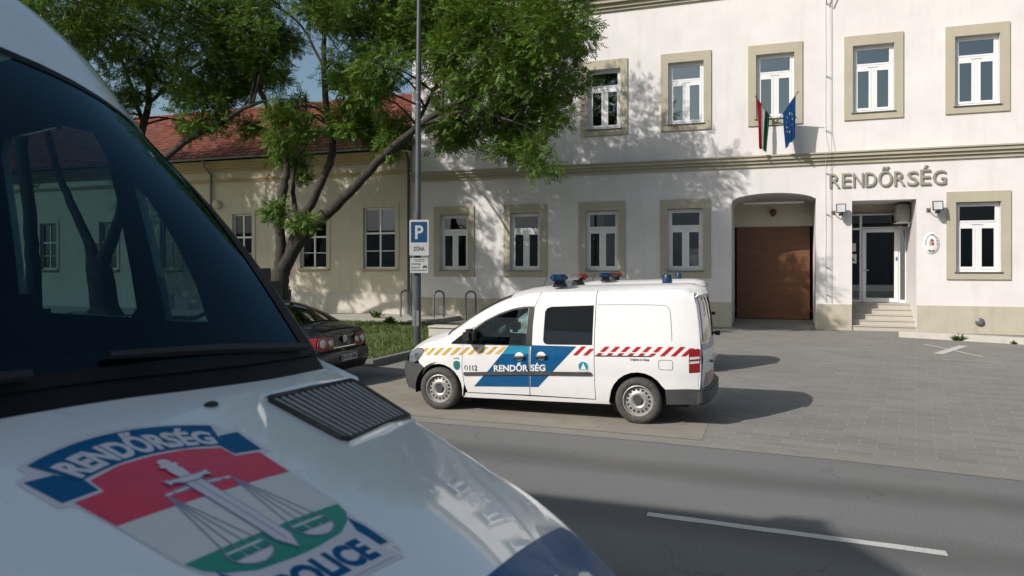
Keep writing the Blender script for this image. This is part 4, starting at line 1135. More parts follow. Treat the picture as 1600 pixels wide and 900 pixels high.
def panel(name, poly, holes=(), mat=None, parent=None, side=near, off=0.0, thick=.018, step=.05):
    P, T = tri2d(poly, holes, step)
    fo, fi = side(off), side(off - thick)
    n = len(P)
    mb = MB()
    E = {}
    for t in T:
        for i in range(3): e = (t[i], t[(i + 1) % 3]); E[e] = 1
    rim = [e for e in E if (e[1], e[0]) not in E]
    mb.add([fo(x, z) for x, z in P] + [fi(x, z) for x, z in P], T + [tuple(n + i for i in t[::-1]) for t in T] + [(a, b, n + b, n + a) for a, b in rim])
    return mb.build(name, mat, parent, VR, smooth=True, angle=40)
def decal(mb, poly, side=near, off=.003, m=0, step=.06):
    P, T = tri2d(poly, (), step); f = side(off)
    mb.add([f(x, z) for x, z in P], T, m)

def arc(cx, cz, r, a0, a1, n=14): return [(cx + r * math.cos(R(a0 + (a1 - a0) * k / n)), cz + r * math.sin(R(a0 + (a1 - a0) * k / n))) for k in range(n + 1)]
FW, RW = (-4.64, .31), (-1.73, .31)
FA = arc(*FW, .365, 196, -14)     # front arch from front-bottom over the top to the rear-bottom
RA = arc(*RW, .385, 190, -10)
def top(x0, x1, n, d=.002):
    return [(x0 + (x1 - x0) * k / n, zed(x0 + (x1 - x0) * k / n) - d) for k in range(n + 1)]
fwin = [(-4.165, .985), (-4.165, 1.13), (-4.06, 1.215), (-3.9, 1.315), (-3.72, 1.405), (-3.52, 1.475), (-3.36, 1.505), (-3.29, 1.51), (-3.30, .995)]
qwin = [(-4.43, .985), (-4.30, 1.085), (-4.215, 1.15), (-4.215, .985)]
swin = [(-3.05, 1.07), (-3.045, 1.46), (-3.02, 1.51), (-2.96, 1.535), (-2.35, 1.565), (-2.35, 1.03), (-2.98, 1.015), (-3.03, 1.03)]
lamp_poly = [(-5.24, .655), (-5.14, .65), (-5.05, .70), (-4.97, .78), (-4.915, .855), (-4.96, .875), (-5.08, .865), (-5.22, .80)]
# dark shell behind the panel gaps, with the same openings
shell = [(-5.28, .30), (-5.02, .24)] + FA + [(-4.2, .235), (-2.18, .25)] + RA + [(-1.32, .32), (-.93, .36), (-.90, .9), (-.96, 1.4)] + top(-1.04, -5.28, 40, .03)
for sd in (near, far):
    panel("inner_shell", shell, [fwin, qwin, swin], MAT['black_plastic'], van, sd, -.036, .02, .07)
def side_panels(sd, deco):
    wing = [(-5.02, .655), (-4.93, .60)] + FA[3:] + [(-4.275, .235), (-4.245, .40), (-4.275, .63), (-4.255, .9)] + [(-4.25, .975), (-4.44, .975)] + top(-4.52, -5.24, 10, .004) + [(-5.235, .81), (-5.08, .873), (-4.955, .883), (-4.903, .856), (-4.965, .772), (-5.04, .695)]
    fwp = panel("front_wing", wing, (), MAT['white_paint'], van, sd)
    pillar = [(-4.505, .982), (-4.44, .982), (-4.44, .988), (-4.21, 1.165), (-4.20, 1.17), (-4.08, 1.235), (-3.9, 1.34), (-3.72, 1.43), (-3.52, 1.50), (-3.36, 1.53), (-3.20, 1.535), (-3.172, 1.60), (-3.145, 1.69)] + top(-3.14, -4.5, 22)
    panel("windscreen_pillar", pillar, (), MAT['white_paint'], van, sd, step=.05)
    door = [(-4.235, .40), (-4.195, .285), (-3.252, .30), (-3.246, 1.0), (-3.235, 1.05), (-3.205, 1.525), (-3.36, 1.523), (-3.52, 1.493), (-3.72, 1.423), (-3.9, 1.333), (-4.08, 1.228), (-4.2, 1.15), (-4.2, .978), (-4.247, .975), (-4.248, .9), (-4.267, .63)]
    fd = panel("front_door", door, [fwin], MAT['white_paint'], van, sd)
    sl = [(-3.238, .30), (-2.312, .30), (-2.32, .51), (-2.328, 1.03), (-2.328, 1.757)] + top(-2.33, -3.13, 10) + [(-3.135, 1.69), (-3.162, 1.60), (-3.195, 1.53), (-3.225, 1.05), (-3.236, 1.0)]
    sd_ = panel("sliding_door", sl, [swin], MAT['white_paint'], van, sd)
    q = [(-2.302, .30), (-2.305, .265), (-2.13, .255)] + RA[1:-3] + [(-1.372, .485), (-1.10, .50), (-.955, .50), (-.945, .72), (-1.07, .71), (-1.073, 1.01), (-.945, 1.03), (-.96, 1.3), (-.99, 1.55), (-1.035, 1.755)] + top(-1.04, -2.318, 16) + [(-2.318, 1.03), (-2.312, .51)]
    rq = panel("rear_quarter", q, (), MAT['white_paint'], van, sd)
    panel("sill", [(-4.27, .205), (-2.1, .24), (-2.13, .29), (-4.23, .272)], (), MAT['white_paint'], van, sd, -.004)
    f = [(-4.165, .985), (-4.21, .985)]
    g = panel("window", fwin, (), MAT['car_glass'], fd, sd, -.008, .004)
    g = panel("window", qwin, (), MAT['car_glass'], fwp, sd, -.008, .004)
    g = panel("window", swin, (), MAT['dark_glass'], sd_, sd, -.004, .004)
    # black window rims
    b = MB()
    for poly in ([(-3.30, 1.0), (-3.21, 1.0), (-3.21, 1.527), (-3.285, 1.52)], [(-4.212, .98), (-4.168, .98), (-4.168, 1.14), (-4.212, 1.165)], [(-4.43, .975), (-3.22, .985), (-3.22, 1.0), (-4.41, .988)], [(-4.168, 1.127), (-3.9, 1.315), (-3.72, 1.405), (-3.52, 1.475), (-3.3, 1.51), (-3.22, 1.515), (-3.22, 1.535), (-3.36, 1.53), (-3.52, 1.497), (-3.72, 1.427), (-3.9, 1.337), (-4.168, 1.155)]):
        decal(b, poly, sd, .003)
    b.build("window_rim", MAT['black_plastic'], fd, VR, smooth=True, recalc=False)
    tr = panel("rub_strip", [(-4.24, .53), (-4.24, .575), (-3.25, .635), (-2.365, .665), (-2.345, .64), (-2.365, .62), (-3.25, .585)], (), MAT['dark_plastic'], van, sd, .018, .02)
    for hx, hz_, par in ((-3.39, .825, fd), (-3.07, .845, sd_)):
        cup = MB(); s0 = near if sd is near else far
        cup.lathe([(.06, -.0035), (.052, -.0055), (.035, -.0057), (0, -.006)], lambda x, y, h: s0(-h)(hx + x * 1.1, hz_ + .01 + y), 18)
        hc = cup.build("handle_cup", MAT['white_paint'], par, VR)
        hb = MB(); hb.tube([s0(.004)(hx - .085, hz_ - .002), s0(.03)(hx - .06, hz_), s0(.034)(hx, hz_ + .002), s0(.03)(hx + .06, hz_ + .004), s0(.004)(hx + .085, hz_ + .003)], [.016, .019, .019, .019, .016], 8)
        hb.build("handle", MAT['black_plastic'], par, VR, smooth=True)
    mr = MB()
    sgn = -1 if sd is near else 1
    yb = VY + sgn * .86
    mr.box(-4.19, -4.03, min(yb + sgn * .03, yb + sgn * .22), max(yb + sgn * .03, yb + sgn * .22), 1.0, 1.21)
    mo = mr.build("mirror", MAT['black_plastic'], fd, VR, bevel=.045, smooth=True)
    ml = panel("headlight", lamp_poly, (), MAT['headlamp'], van, sd, .004, .03, .05)
    b = MB(); b.lathe([(.0, 0), (.05, .003), (.055, .01)], lambda x, y, h: sd(.006)(-5.07 + x * .9, .755 + y), 14); b.build("lamp_bowl", MAT['chrome'], ml, VR)
    tl = panel("tail_lamp", [(-1.068, .715), (-.935, .735), (-.93, 1.022), (-1.068, 1.005)], (), MAT['red_lamp'], van, sd, .006, .03, .05)
    b = MB()
    decal(b, [(-1.062, .83), (-.94, .845), (-.94, .872), (-1.062, .86)], sd, .008); decal(b, [(-1.062, .885), (-.94, .9), (-.94, .93), (-1.062, .918)], sd, .008)
    b.build("clear_lens", MAT['clear_lamp'], tl, VR, recalc=False)
    panel("bumper_corner", [(-5.29, .26), (-5.04, .225)] + FA[:4] + [(-4.935, .595), (-5.025, .65), (-5.10, .642), (-5.21, .648), (-5.27, .66), (-5.33, .66), (-5.35, .5)], (), MAT['dark_plastic'], van, sd, .006, .03)
    panel("bumper_corner", [(-1.355, .285), (-1.0, .305), (-.93, .31), (-.93, .49), (-1.10, .492), (-1.372, .48)], (), MAT['dark_plastic'], van, sd, .014, .04)
    flp = MB()
    o = rrect(.18, .125, .025, -1.455, .745); 
    ln = [sd(.0025)(*p) for p in o] + [sd(.0025)(*o[0])]
    flp.tube(ln, .0028, 4, cap=False); flp.build("fuel_flap", MAT['dark_plastic'], rq, VR)
    rc = MB()
    rp = [(-2.30, 1.572), (-1.9, 1.582), (-1.43, 1.582), (-1.36, 1.56), (-1.325, 1.51), (-1.30, 1.3), (-1.29, 1.12)]
    rc.tube([sd(.0015)(*p) for p in curve_pts(rp, 3)], .0035, 4); rc.build("swage_line", MAT['metal_grey'], rq, VR)
    rl_ = MB(); decal(rl_, [(-2.31, .882), (-1.55, .905), (-1.55, .917), (-2.31, .897)], sd, .004); rl_.build("slide_rail", MAT['black_plastic'], rq, VR, recalc=False)
    if not deco: return
    # livery
    y = MB()
    for i in range(9):
        x = -4.885 + .1405 * i; zb = .79 + .0083 * i
        decal(y, [(x, zb), (x + .062, zb + .003), (x + .062 + .125, zb + .112), (x + .125, zb + .109)], sd, .0035)
    decal(y, [(-4.915, .85), (-4.90, .82), (-4.83, .895), (-4.92, .89)], sd, .0035)
    y.build("yellow_stripes", MAT['yellow_decal'], fwp, VR, recalc=False, smooth=True)
    r = MB()
    def redbar(x, lo=0, hi=1):
        zb = .885 + .03 * (x + 2.62) ; zt = zb + .125; L = .125
        w = .062
        decal(r, [(x + L * lo, zb + .125 * lo), (x + w + L * lo, zb + .125 * lo), (x + w + L * hi, zb + .125 * hi), (x + L * hi, zb + .125 * hi)], sd, .0035)
    redbar(-2.62); redbar(-2.478, 0, .75)
    for i in range(7):
        x = -2.296 + .142 * i
        if i < 6: redbar(x + .0, 0, .30)
        if i < 7: redbar(x, .42 if i < 6 else 0, 1)
    redbar(-1.302); redbar(-1.17, 0, .85)
    r.build("red_stripes", MAT['red_decal'], rq, VR, recalc=False, smooth=True)
    bl = MB()
    decal(bl, [(-3.55 - .29, .64), (-3.252, .655), (-3.252, .415), (-4.09, .375)], sd, .0025); decal(bl, [(-3.84, .64), (-3.252, .655), (-3.252, .875), (-3.655, .86)], sd, .0025)
    decal(bl, [(-3.655, .861), (-3.252, .876), (-3.252, .99), (-3.55, .985)], sd, .0025, 1)
    bl.build("blue_stripe", [MAT['blue_decal'], MAT['cyan_decal']], fd, VR, recalc=False, smooth=True)
    b2 = MB(); decal(b2, [(-3.234, .415), (-3.12, .42), (-2.57, 1.005), (-3.218, 1.0), (-3.226, .9)], sd, .0025)
    b2.build("blue_stripe", MAT['blue_decal'], sd_, VR, recalc=False, smooth=True)
    t = MB()
    V, F, _ = text2d("RENDŐRSÉG", .035)
    def tf(u, v, x0, x1, z0, h, rake, off): x = x0 + (x1 - x0) * u; return sd(off)(x, z0 + h * v + rake * u)
    put_text(t, "RENDŐR", lambda u, v: tf(u, v, -3.775, -3.262, .605, .125, .028, .005), .03); put_text(t, "SÉG", lambda u, v: tf(u, v, -3.225, -3.01, .637, .115, .012, .005), .03)
    t.build("lettering", MAT['white_decal'], fd, VR, recalc=False)
    t = MB(); put_text(t, "112", lambda u, v: tf(u, v, -4.15, -4.03, .60, .078, .006, .004), .02)
    t.tube([sd(.004)(-4.205 + .022 * math.cos(a), .64 + .033 * math.sin(a)) for a in [k * PI / 7 for k in range(-3, 10)]], .004, 4); t.build("lettering", MAT['black_decal'], fd, VR, recalc=False)
    t = MB(); put_text(t, "Szolgálunk és Védünk", lambda u, v: tf(u, v, -1.83, -1.575, .838, .042, .002, .004), .01); t.build("lettering", MAT['black_decal'], rq, VR, recalc=False)
    bd = MB()
    decal(bd, [(-4.40, .72), (-4.405, .65), (-4.385, .615), (-4.35, .597), (-4.315, .615), (-4.297, .65), (-4.30, .72), (-4.35, .737)], sd, .003, 0, .03)
    decal(bd, [(-4.39, .71), (-4.392, .655), (-4.375, .625), (-4.35, .61), (-4.325, .625), (-4.31, .655), (-4.312, .71), (-4.35, .722)], sd, .0045, 1, .03)
    for px_, pz_ in ((-4.37, .69), (-4.33, .69), (-4.35, .66), (-4.375, .645), (-4.325, .645), (-4.35, .63)): decal(bd, [(px_ - .009, pz_), (px_, pz_ - .011), (px_ + .009, pz_), (px_, pz_ + .011)], sd, .006, 0, .03)
    for k in range(3): decal(bd, [(-4.39 + k * .03, .765 - .006 * (k != 1)), (-4.372 + k * .03, .765 - .006 * (k != 1)), (-4.372 + k * .03, .782 - .006 * (k != 1)), (-4.39 + k * .03, .782 - .006 * (k != 1))], sd, .004, 3, .03)
    bd.build("shield_badge", [MAT['cyan_decal'], MAT['green_decal'], MAT['white_decal'], MAT['metal_grey']], fwp, VR, recalc=False)
    rb = MB()
    rb.lathe([(.078, -.003), (.0, -.0031)], lambda x, y_, h: sd(-h)(-2.47 + x, .735 + y_), 24, 0)
    rb.lathe([(.068, -.0042), (.0, -.0043)], lambda x, y_, h: sd(-h)(-2.47 + x, .735 + y_), 24, 1)
    decal(rb, [(-2.51, .70), (-2.43, .70), (-2.455, .75), (-2.47, .79), (-2.485, .75)], sd, .0055, 0, .03); decal(rb, [(-2.535, .667), (-2.405, .667), (-2.405, .692), (-2.535, .692)], sd, .0057, 2, .03)
    rb.build("round_badge", [MAT['white_decal'], MAT['cyan_decal'], MAT['emb_white']], sd_, VR, recalc=False)
side_panels(near, True); side_panels(far, False)

# skin across the car: a sweep along the edge line from nose to tail
def sweep(name, pts, mat, parent, t0=-1.0, t1=1.0, off=0, nt=22, thick=.015, smooth=True):
    """pts: (x, z, crown, nx, nz): edge point, bulge amount and bulge direction"""
    rows = []
    for x, z, c, nx, nz, hw in pts:
        row = []
        for k in range(nt + 1):
            t = t0 + (t1 - t0) * k / nt
            b = c * (1 - abs(t) ** 2.4)
            row.append((x + nx * (b + off), VY + t * hw, z + nz * (b + off)))
        rows.append(row)
    mb = MB(); mb.grid(rows)
    return mb.build(name, mat, parent, VR, smooth=True, angle=50, thick=thick)
def edge_pts(x0, x1, n, crown, d=.0):
    o = []
    for k in range(n + 1):
        x = x0 + (x1 - x0) * k / n; z = zed(x)
        sl_ = (zed(x + .01) - zed(x - .01)) / .02; L = math.hypot(1, sl_)
        o.append((x, z, crown(x), -sl_ / L, 1 / L, vh(x, z)))
    return o
cr = lambda x: lerp_table([(-5.3, .07), (-5.0, .10), (-4.6, .11), (-4.4, .12), (-4.1, .12), (-3.8, .10), (-3.4, .085), (-3.0, .07), (-1.1, .06)], x)
sweep("bonnet", edge_pts(-5.26, -4.56, 14, cr), MAT['white_paint'], van)
sweep("cowl", edge_pts(-4.56, -4.44, 4, cr), MAT['black_plastic'], van, off=-.004)
ws_ = sweep("windscreen", edge_pts(-4.45, -3.62, 14, cr), MAT['car_glass'], van, -.93, .93, thick=.004)
for a, b in ((-1, -.93), (.93, 1)): sweep("windscreen_pillar", edge_pts(-4.5, -3.6, 14, cr), MAT['white_paint'], van, a, b, nt=3)
roofv = sweep("roof", edge_pts(-3.61, -1.03, 30, cr), MAT['white_paint'], van)
# nose and grille
nose = []
for x, z, c, hx in ((-5.262, .785, .085, .60), (-5.31, .74, .12, .585), (-5.33, .66, .14, .575)):
    nose.append((x + .02, z, c, -.95, .3, vh(-5.3, .7)))
sweep("grille", nose, MAT['black_plastic'], van)
nb = [(-5.335 + .0, .66, .15, -1, 0, vh(-5.33, .6)), (-5.355, .5, .16, -1, 0, vh(-5.34, .5)), (-5.32, .34, .15, -1, 0, vh(-5.3, .4)), (-5.26, .25, .12, -1, 0, vh(-5.26, .3))]
bf = sweep("front_bumper", nb, MAT['dark_plastic'], van)
# tail
sp_ = [(-1.10, 1.790, .062, 0, 1, vh(-1.10, zed(-1.10)) - .01), (-1.04, 1.775, .068, .25, .95, vh(-1.05, zed(-1.05)) - .01), (-.99, 1.75, .085, .7, .7, vh(-1.04, zed(-1.04)) - .02), (-.975, 1.715, .095, .95, .2, .69), (-1.0, 1.69, .085, 1, 0, .69)]
sweep("spoiler", sp_, MAT['white_paint'], van)
tl_ = lambda x, z, c: (x, z, c, 1, 0, vh(min(x, -.95), z) - .002)
tail_e = [(-1.03, 1.758), (-.995, 1.6), (-.965, 1.4), (-.945, 1.2), (-.93, 1.0), (-.925, .8), (-.93, .62), (-.94, .5)]
tg = sweep("tailgate", [tl_(x, z, .09) for x, z in tail_e], MAT['white_paint'], van)
rwp = [(-1.022, 1.68), (-.995, 1.6), (-.965, 1.4), (-.945, 1.2), (-.938, 1.1)]
sweep("rear_window", [tl_(x + .002, z, .09) for x, z in rwp], MAT['dark_glass'], tg, -.86, .86, off=.006, thick=.004)
b = sweep("blue_band", [tl_(-.938, 1.08, .09), tl_(-.932, 1.0, .09)], MAT['blue_decal'], tg, -.93, .93, off=.004, thick=0)
mb = MB()
for k in range(-7, 8):
    t = k * .115
    def tp(tt, z): 
        c = .09 * (1 - abs(tt) ** 2.4); return (-.928 + c + .006, VY + tt * vh(-.95, .7), z)
    mb.quad(tp(t, .53), tp(t + .05, .53), tp(t + .13, .69), tp(t + .08, .69))
mb.build("red_stripes", MAT['red_decal'], tg, VR, recalc=False)
mb = MB(); mb.box(-.86, -.80, VY - .35, VY + .35, .80, .84); mb.build("handle", MAT['chrome'], tg, VR, bevel=.01)
mb = MB()
rb_o = [(-1.0, -.84), (-.93, -.845), (-.87, -.82), (-.83, -.74), (-.80, -.55), (-.785, -.25), (-.78, 0)]
rb_o = rb_o + [(a, -b) for a, b in rb_o[::-1][1:]]
mb.prism(rb_o, lambda u, v, d: (u, VY + v, d), .30, .50)
mb.build("rear_bumper", MAT['dark_plastic'], van, VR, bevel=.03, smooth=True, angle=60)
mb = MB(); mb.tube([(-1.0, VY + .6, 1.12), (-.83, VY + .62, 1.12)], .016, 8); mb.box(-.85, -.78, VY + .55, VY + .7, 1.09, 1.15); mb.build("camera_pod", MAT['black_plastic'], tg, VR, bevel=.01)
# underside, cabin
mb = MB(); mb.box(-5.0, -1.1, VY - .62, VY + .62, .22, .34); mb.box(-4.15, -2.2, VY - .78, VY + .78, .25, .33); mb.build("floor", MAT['black_plastic'], van, VR)
mb = MB()
mb.prism([(-4.42, .5), (-4.42, .97), (-4.2, 1.02), (-3.98, 1.0), (-3.92, .9), (-4.0, .5)], lambda u, v, d: (u, VY + d, v), -.78, .78); mb.build("dashboard", MAT['cabin'], van, VR, bevel=.02)
for s in (-1, 1):
    st = MB()
    c = VY + s * .38
    st.box(-3.75, -3.28, c - .25, c + .25, .5, .72); st.prism([(-3.36, .7), (-3.24, .7), (-3.1, 1.25), (-3.18, 1.27)], lambda u, v, d: (u, c + d, v), -.24, .24)
    so = st.build("seat", MAT['seat'], van, VR, bevel=.035, smooth=True)
    hd = MB(); hd.box(-3.2, -3.09, c - .13, c + .13, 1.28, 1.47); hd.build("headrest", MAT['seat'], so, VR, bevel=.04, smooth=True)
st = MB(); st.lathe([(.175, -.012), (.19, 0), (.175, .012), (.16, 0), (.175, -.012)], lambda x, y, h: (-3.86 + y * .35 + h * .9, VY - .38 + x, .97 + y * .93 - h * .3), 24); st.box(-3.9, -3.83, VY - .55, VY - .21, .95, .99)
st.build("steering_wheel", MAT['cabin'], van, VR)
mb = MB(); mb.box(-2.30, -2.26, VY - .66, VY + .66, .34, 1.66); mb.build("bulkhead", MAT['cabin'], van, VR)
# wheels
def wheel(cx, cz, y_out, s, parent, rel, rad=.31, rimr=.205):
    w = thing("wheel", None, None, (cx - rel[0], y_out - rel[1], cz - rel[2])); w.parent = parent
    f = lambda x, y, h: (x, -s * h, y)
    t = MB(); t.lathe([(rimr - .012, -.19), (rimr + .03, -.2), (rad - .02, -.19), (rad, -.165), (rad, -.04), (rad - .016, -.012), (rad - .045, -.002), (rimr + .035, 0), (rimr + .012, -.012), (rimr, -.02)], f, 48); t.build("tyre", MAT['rubber'], w, smooth=True, angle=50)
    r = MB(); r.lathe([(rimr + .002, -.016), (rimr - .008, -.012), (rimr - .016, -.03), (rimr - .024, -.055), (.155, -.05), (.115, -.04), (.100, -.028), (.075, -.034), (.06, -.05), (0, -.05)], f, 48); r.lathe([(rimr - .012, -.19), (rimr - .02, -.06)], f, 40)
    h = r
    for k in range(16):
        a = 2 * PI * k / 16
        poly = [(.146 + .017 * math.cos(q * PI / 5), .0165 * math.sin(q * PI / 5)) for q in range(10)]
        h.add([f(u * math.cos(a) - v * math.sin(a), u * math.sin(a) + v * math.cos(a), -.0445) for u, v in poly], [tuple(range(10))], 1)
    r.build("rim", [MAT['steel'], MAT['black_plastic']], w, smooth=True, angle=40)
    c = MB()
    pent = []
    for k in range(10):
        a = PI / 2 + 2 * PI * k / 10; rr_ = .068 if k % 2 == 0 else .054; pent.append((rr_ * math.cos(a), rr_ * math.sin(a)))
    c.prism(pent, lambda u, v, d: f(u, v, d), -.05, -.022); c.build("hub_cap", MAT['dark_plastic'], w, bevel=.006)
    return w
for (cx, cz) in (FW, RW):
    wheel(cx, cz, VY - .875, 1, van, VR); wheel(cx, cz, VY + .875, -1, van, VR)
mb = MB()
for cx, cz in (FW, RW):
    for s in (-1, 1):
        mb = MB()
        n = 16; y0 = VY + s * .85; y1 = VY + s * .58
        a = [(cx + .39 * math.cos(PI * k / n), cz + .39 * math.sin(PI * k / n)) for k in range(-1, n + 2)]
        mb.grid([[(u, y0, v) for u, v in a], [(u, y1, v) for u, v in a]])
        mb.quad((cx - .4, y1, .1), (cx + .4, y1, .1), (cx + .4, y1, .7), (cx - .4, y1, .7))
        mb.build("wheel_liner", MAT['black_plastic'], van, VR, recalc=False)
# roof lights
lb = MB(); lb.box(-2.985, -2.83, VY - .46, VY + .5, 1.895, 1.98)
lbo = lb.build("light_bar", MAT['bar_cover'], van, VR, bevel=.03, smooth=True)
def dome(name, y, s, mat):
    b = MB()
    o = [(-.145, 0), (-.14, .05), (-.10, .09), (0, .105), (.10, .09), (.14, .05), (.145, 0), (.10, -.06), (-.1, -.06)]
    b.prism([(u, v * s) for u, v in o], lambda u, v, d: (-2.905 + u * .92, y + v, d), 1.888, 1.985); b.build(name, mat, lbo, VR, bevel=.028, smooth=True)
dome("blue_lens", VY - .55, -1, MAT['blue_lamp']); dome("red_lens", VY + .57, 1, MAT['red_lamp'])
for s in (-1, 1):
    f = MB(); f.prism([(-3.01, 1.80), (-2.80, 1.80), (-2.84, 1.895), (-2.97, 1.895)], lambda u, v, d: (u, VY + s * .5 + d, v), -.05, .05); f.build("foot", MAT['black_plastic'], lbo, VR, bevel=.008)
bc = MB(); bc.lathe([(.072, 1.84), (.072, 1.965), (.062, 1.978), (0, 1.982)], lambda x, y, h: (-1.50 + x, VY + .25 + y, h), 20); bo = bc.build("beacon", MAT['blue_lamp'], van, VR, smooth=True, angle=50)
bb = MB(); bb.lathe([(.08, 1.80), (.08, 1.842), (.06, 1.844)], lambda x, y, h: (-1.50 + x, VY + .25 + y, h), 20)
for k in range(4): bb.lathe([(.0735, 1.865 + k * .026), (.0735, 1.871 + k * .026)], lambda x, y, h: (-1.50 + x, VY + .25 + y, h), 20)
bb.build("base", MAT['black_plastic'], bo, VR)
an = MB(); an.tube([(-3.35, VY + .1, 1.78), (-3.28, VY + .1, 1.95)], .006, 6); an.build("antenna", MAT['black_plastic'], van, VR)

van2 = copy_tree(van)
van2.name = "small_police_van"
van2["label"] = "second small police van hidden behind the nearer one, its light bar above that roof"
van2.location = (VX - .45, VY + 5.0, -.02)

# ------------------------------------------------------------------ black saloon seen from behind
SX, SY = -7.35, 11.4
SRt = (SX, SY, 0)
sal = thing("black_saloon_car", "glossy black saloon car seen from behind, left of the small police van", "car", SRt)
SE = [(-11.75, .60), (-11.65, .72), (-11.2, .84), (-10.75, .93), (-10.5, .97), (-9.75, 1.32), (-9.3, 1.42), (-8.85, 1.425), (-8.5, 1.36), (-8.2, 1.25), (-7.9, 1.10), (-7.75, 1.04), (-7.55, 1.01), (-7.36, .965)]
def sz(x): return hermite(SE, x)
def shw(x, z):
    h = .89
    if z > .72: h -= .30 * ((z - .72) / .7) ** 1.25
    if z < .45: h -= .05 * ((.45 - z) / .3)
    if x > -8.0: h -= .14 * ((x + 8.0) / .7) ** 2.2
    if x < -11.0: h -= .25 * ((-11.0 - x) / .8) ** 2
    d = sz(x) - z
    if d < .07: d = max(d, 0); h -= .07 - math.sqrt(max(0, .0049 - (.07 - d) ** 2))
    return h
def s_panel(name, poly, holes, mat, parent, s, off=0, step=.1):
    P, T = tri2d(poly, holes, step); mb = MB()
    mb.add([(x, SY + s * (shw(x, z) + off), z) for x, z in P], T)
    return mb.build(name, mat, parent, SRt, smooth=True, thick=.01)
sf = arc(-10.85, .31, .35, 195, -15); sr_ = arc(-8.15, .31, .35, 195, -15)
sw1 = [(-10.2, 1.0), (-9.65, 1.27), (-9.3, 1.345), (-9.25, 1.0)]; sw2 = [(-9.18, 1.0), (-9.2, 1.35), (-8.85, 1.345), (-8.55, 1.26), (-8.3, 1.03)]
out = [(-11.7, .25)] + sf + [(-10.4, .2), (-8.6, .22)] + sr_ + [(-7.4, .27), (-7.30, .45), (-7.31, .62), (-7.35, .8)] + [(x, sz(x) - .002) for x in [-7.36 - 4.37 * k / 46 for k in range(47)]]
for s in (-1, 1):
    bd = s_panel("body_side", out, [sw1, sw2], MAT['black_paint'], sal, s)
    for w in (sw1, sw2): s_panel("window", w, (), MAT['dark_glass'], bd, s, -.006)
def s_sweep(name, pts, mat, parent, t0=-1., t1=1., off=0, nt=18, thick=.01):
    rows = []
    for x, z, c, nx, nz, hw in pts:
        rows.append([(x + nx * (c * (1 - abs(t) ** 2.3) + off), SY + t * hw, z + nz * (c * (1 - abs(t) ** 2.3) + off)) for t in [t0 + (t1 - t0) * k / nt for k in range(nt + 1)]])
    mb = MB(); mb.grid(rows); return mb.build(name, mat, parent, SRt, smooth=True, angle=50, thick=thick)
def s_edge(x0, x1, n, c):
    o = []
    for k in range(n + 1):
        x = x0 + (x1 - x0) * k / n; z = sz(x); g = (sz(x + .01) - sz(x - .01)) / .02; L = math.hypot(1, g); o.append((x, z, c, -g / L, 1 / L, shw(x, z)))
    return o
s_sweep("bonnet", s_edge(-11.73, -10.5, 12, .05), MAT['black_paint'], sal)
s_sweep("windscreen", s_edge(-10.5, -9.6, 8, .05), MAT['dark_glass'], sal)
s_sweep("roof", s_edge(-9.6, -8.55, 10, .05), MAT['black_paint'], sal)
s_sweep("rear_window", s_edge(-8.54, -7.84, 8, .05), MAT['dark_glass'], sal, -.93, .93, .003)
for a, b in ((-1, -.92), (.92, 1)): s_sweep("rear_pillar", s_edge(-8.56, -7.8, 8, .05), MAT['black_paint'], sal, a, b, 0, 3)
bt = s_sweep("boot_lid", s_edge(-7.83, -7.365, 8, .03) + [(-7.345, .92, .035, 1, 0, shw(-7.36, .92)), (-7.36, .82, .04, 1, 0, shw(-7.36, .8)), (-7.345, .70, .045, 1, 0, shw(-7.36, .7)), (-7.35, .62, .05, 1, 0, shw(-7.36, .62))], MAT['black_paint'], sal)
bp = s_sweep("rear_bumper", [(-7.33, .615, .055, 1, 0, shw(-7.36, .6) + .01), (-7.27, .56, .06, 1, 0, shw(-7.36, .55) + .015), (-7.25, .42, .06, 1, 0, shw(-7.36, .4) + .01), (-7.33, .25, .05, 1, 0, shw(-7.36, .3))], MAT['black_paint'], sal)
def rear(t, z, o=0): return (-7.355 + .04 * (1 - abs(t) ** 2.3) + o, SY + t * shw(-7.36, z), z)
for s in (-1, 1):
    mb = MB()
    P, T = tri2d([(.42, .655), (.44, .80), (.55, .87), (.8, .88), (1.0, .87), (1.0, .66), (.8, .645)], (), .05)
    mb.add([rear(s * u, v, .02) for u, v in P], T)
    P2, T2 = tri2d([(-7.355, .66), (-7.355, .87), (-7.52, .86), (-7.60, .80), (-7.5, .68)], (), .05)
    mb.add([(x + .004, SY + s * (shw(x, z) + .012), z) for x, z in P2], T2)
    tlo = mb.build("tail_lamp", MAT['red_lamp'], sal, SRt, smooth=True, angle=60, recalc=False, thick=.008)
    for cu_, rad_ in ((.84, .078), (.56, .062)):
        mb = MB()
        mb.lathe([(rad_, .0), (rad_ * .92, .016), (rad_ * .78, .016), (rad_ * .74, .004), (.0, .006)], lambda x, y, h: tuple(Vector(rear(s * cu_, .765, .024 + h)) + Vector((0, x, y))), 22)
        lo_ = mb.build("round_lamp", MAT['chrome'], tlo, SRt, smooth=True, angle=40)
        mb = MB(); mb.lathe([(rad_ * .7, .0), (0, .012)], lambda x, y, h: tuple(Vector(rear(s * cu_, .765, .031 + h)) + Vector((0, x, y))), 18); mb.build("lens", MAT['clear_lamp'], tlo, SRt, smooth=True)
mb = MB(); mb.tube([rear(t, .665, .028) for t in (-.45, -.2, 0, .2, .45)], .014, 6); mb.build("chrome_strip", MAT['chrome'], bt, SRt)
mb = MB(); e = Vector(rear(0, .80, .028))
mb.lathe([(.058, 0), (.065, .008), (.056, .012), (.05, .006), (0, .006)], lambda x, y, h: (e.x + h, e.y + x, e.z + y), 24)
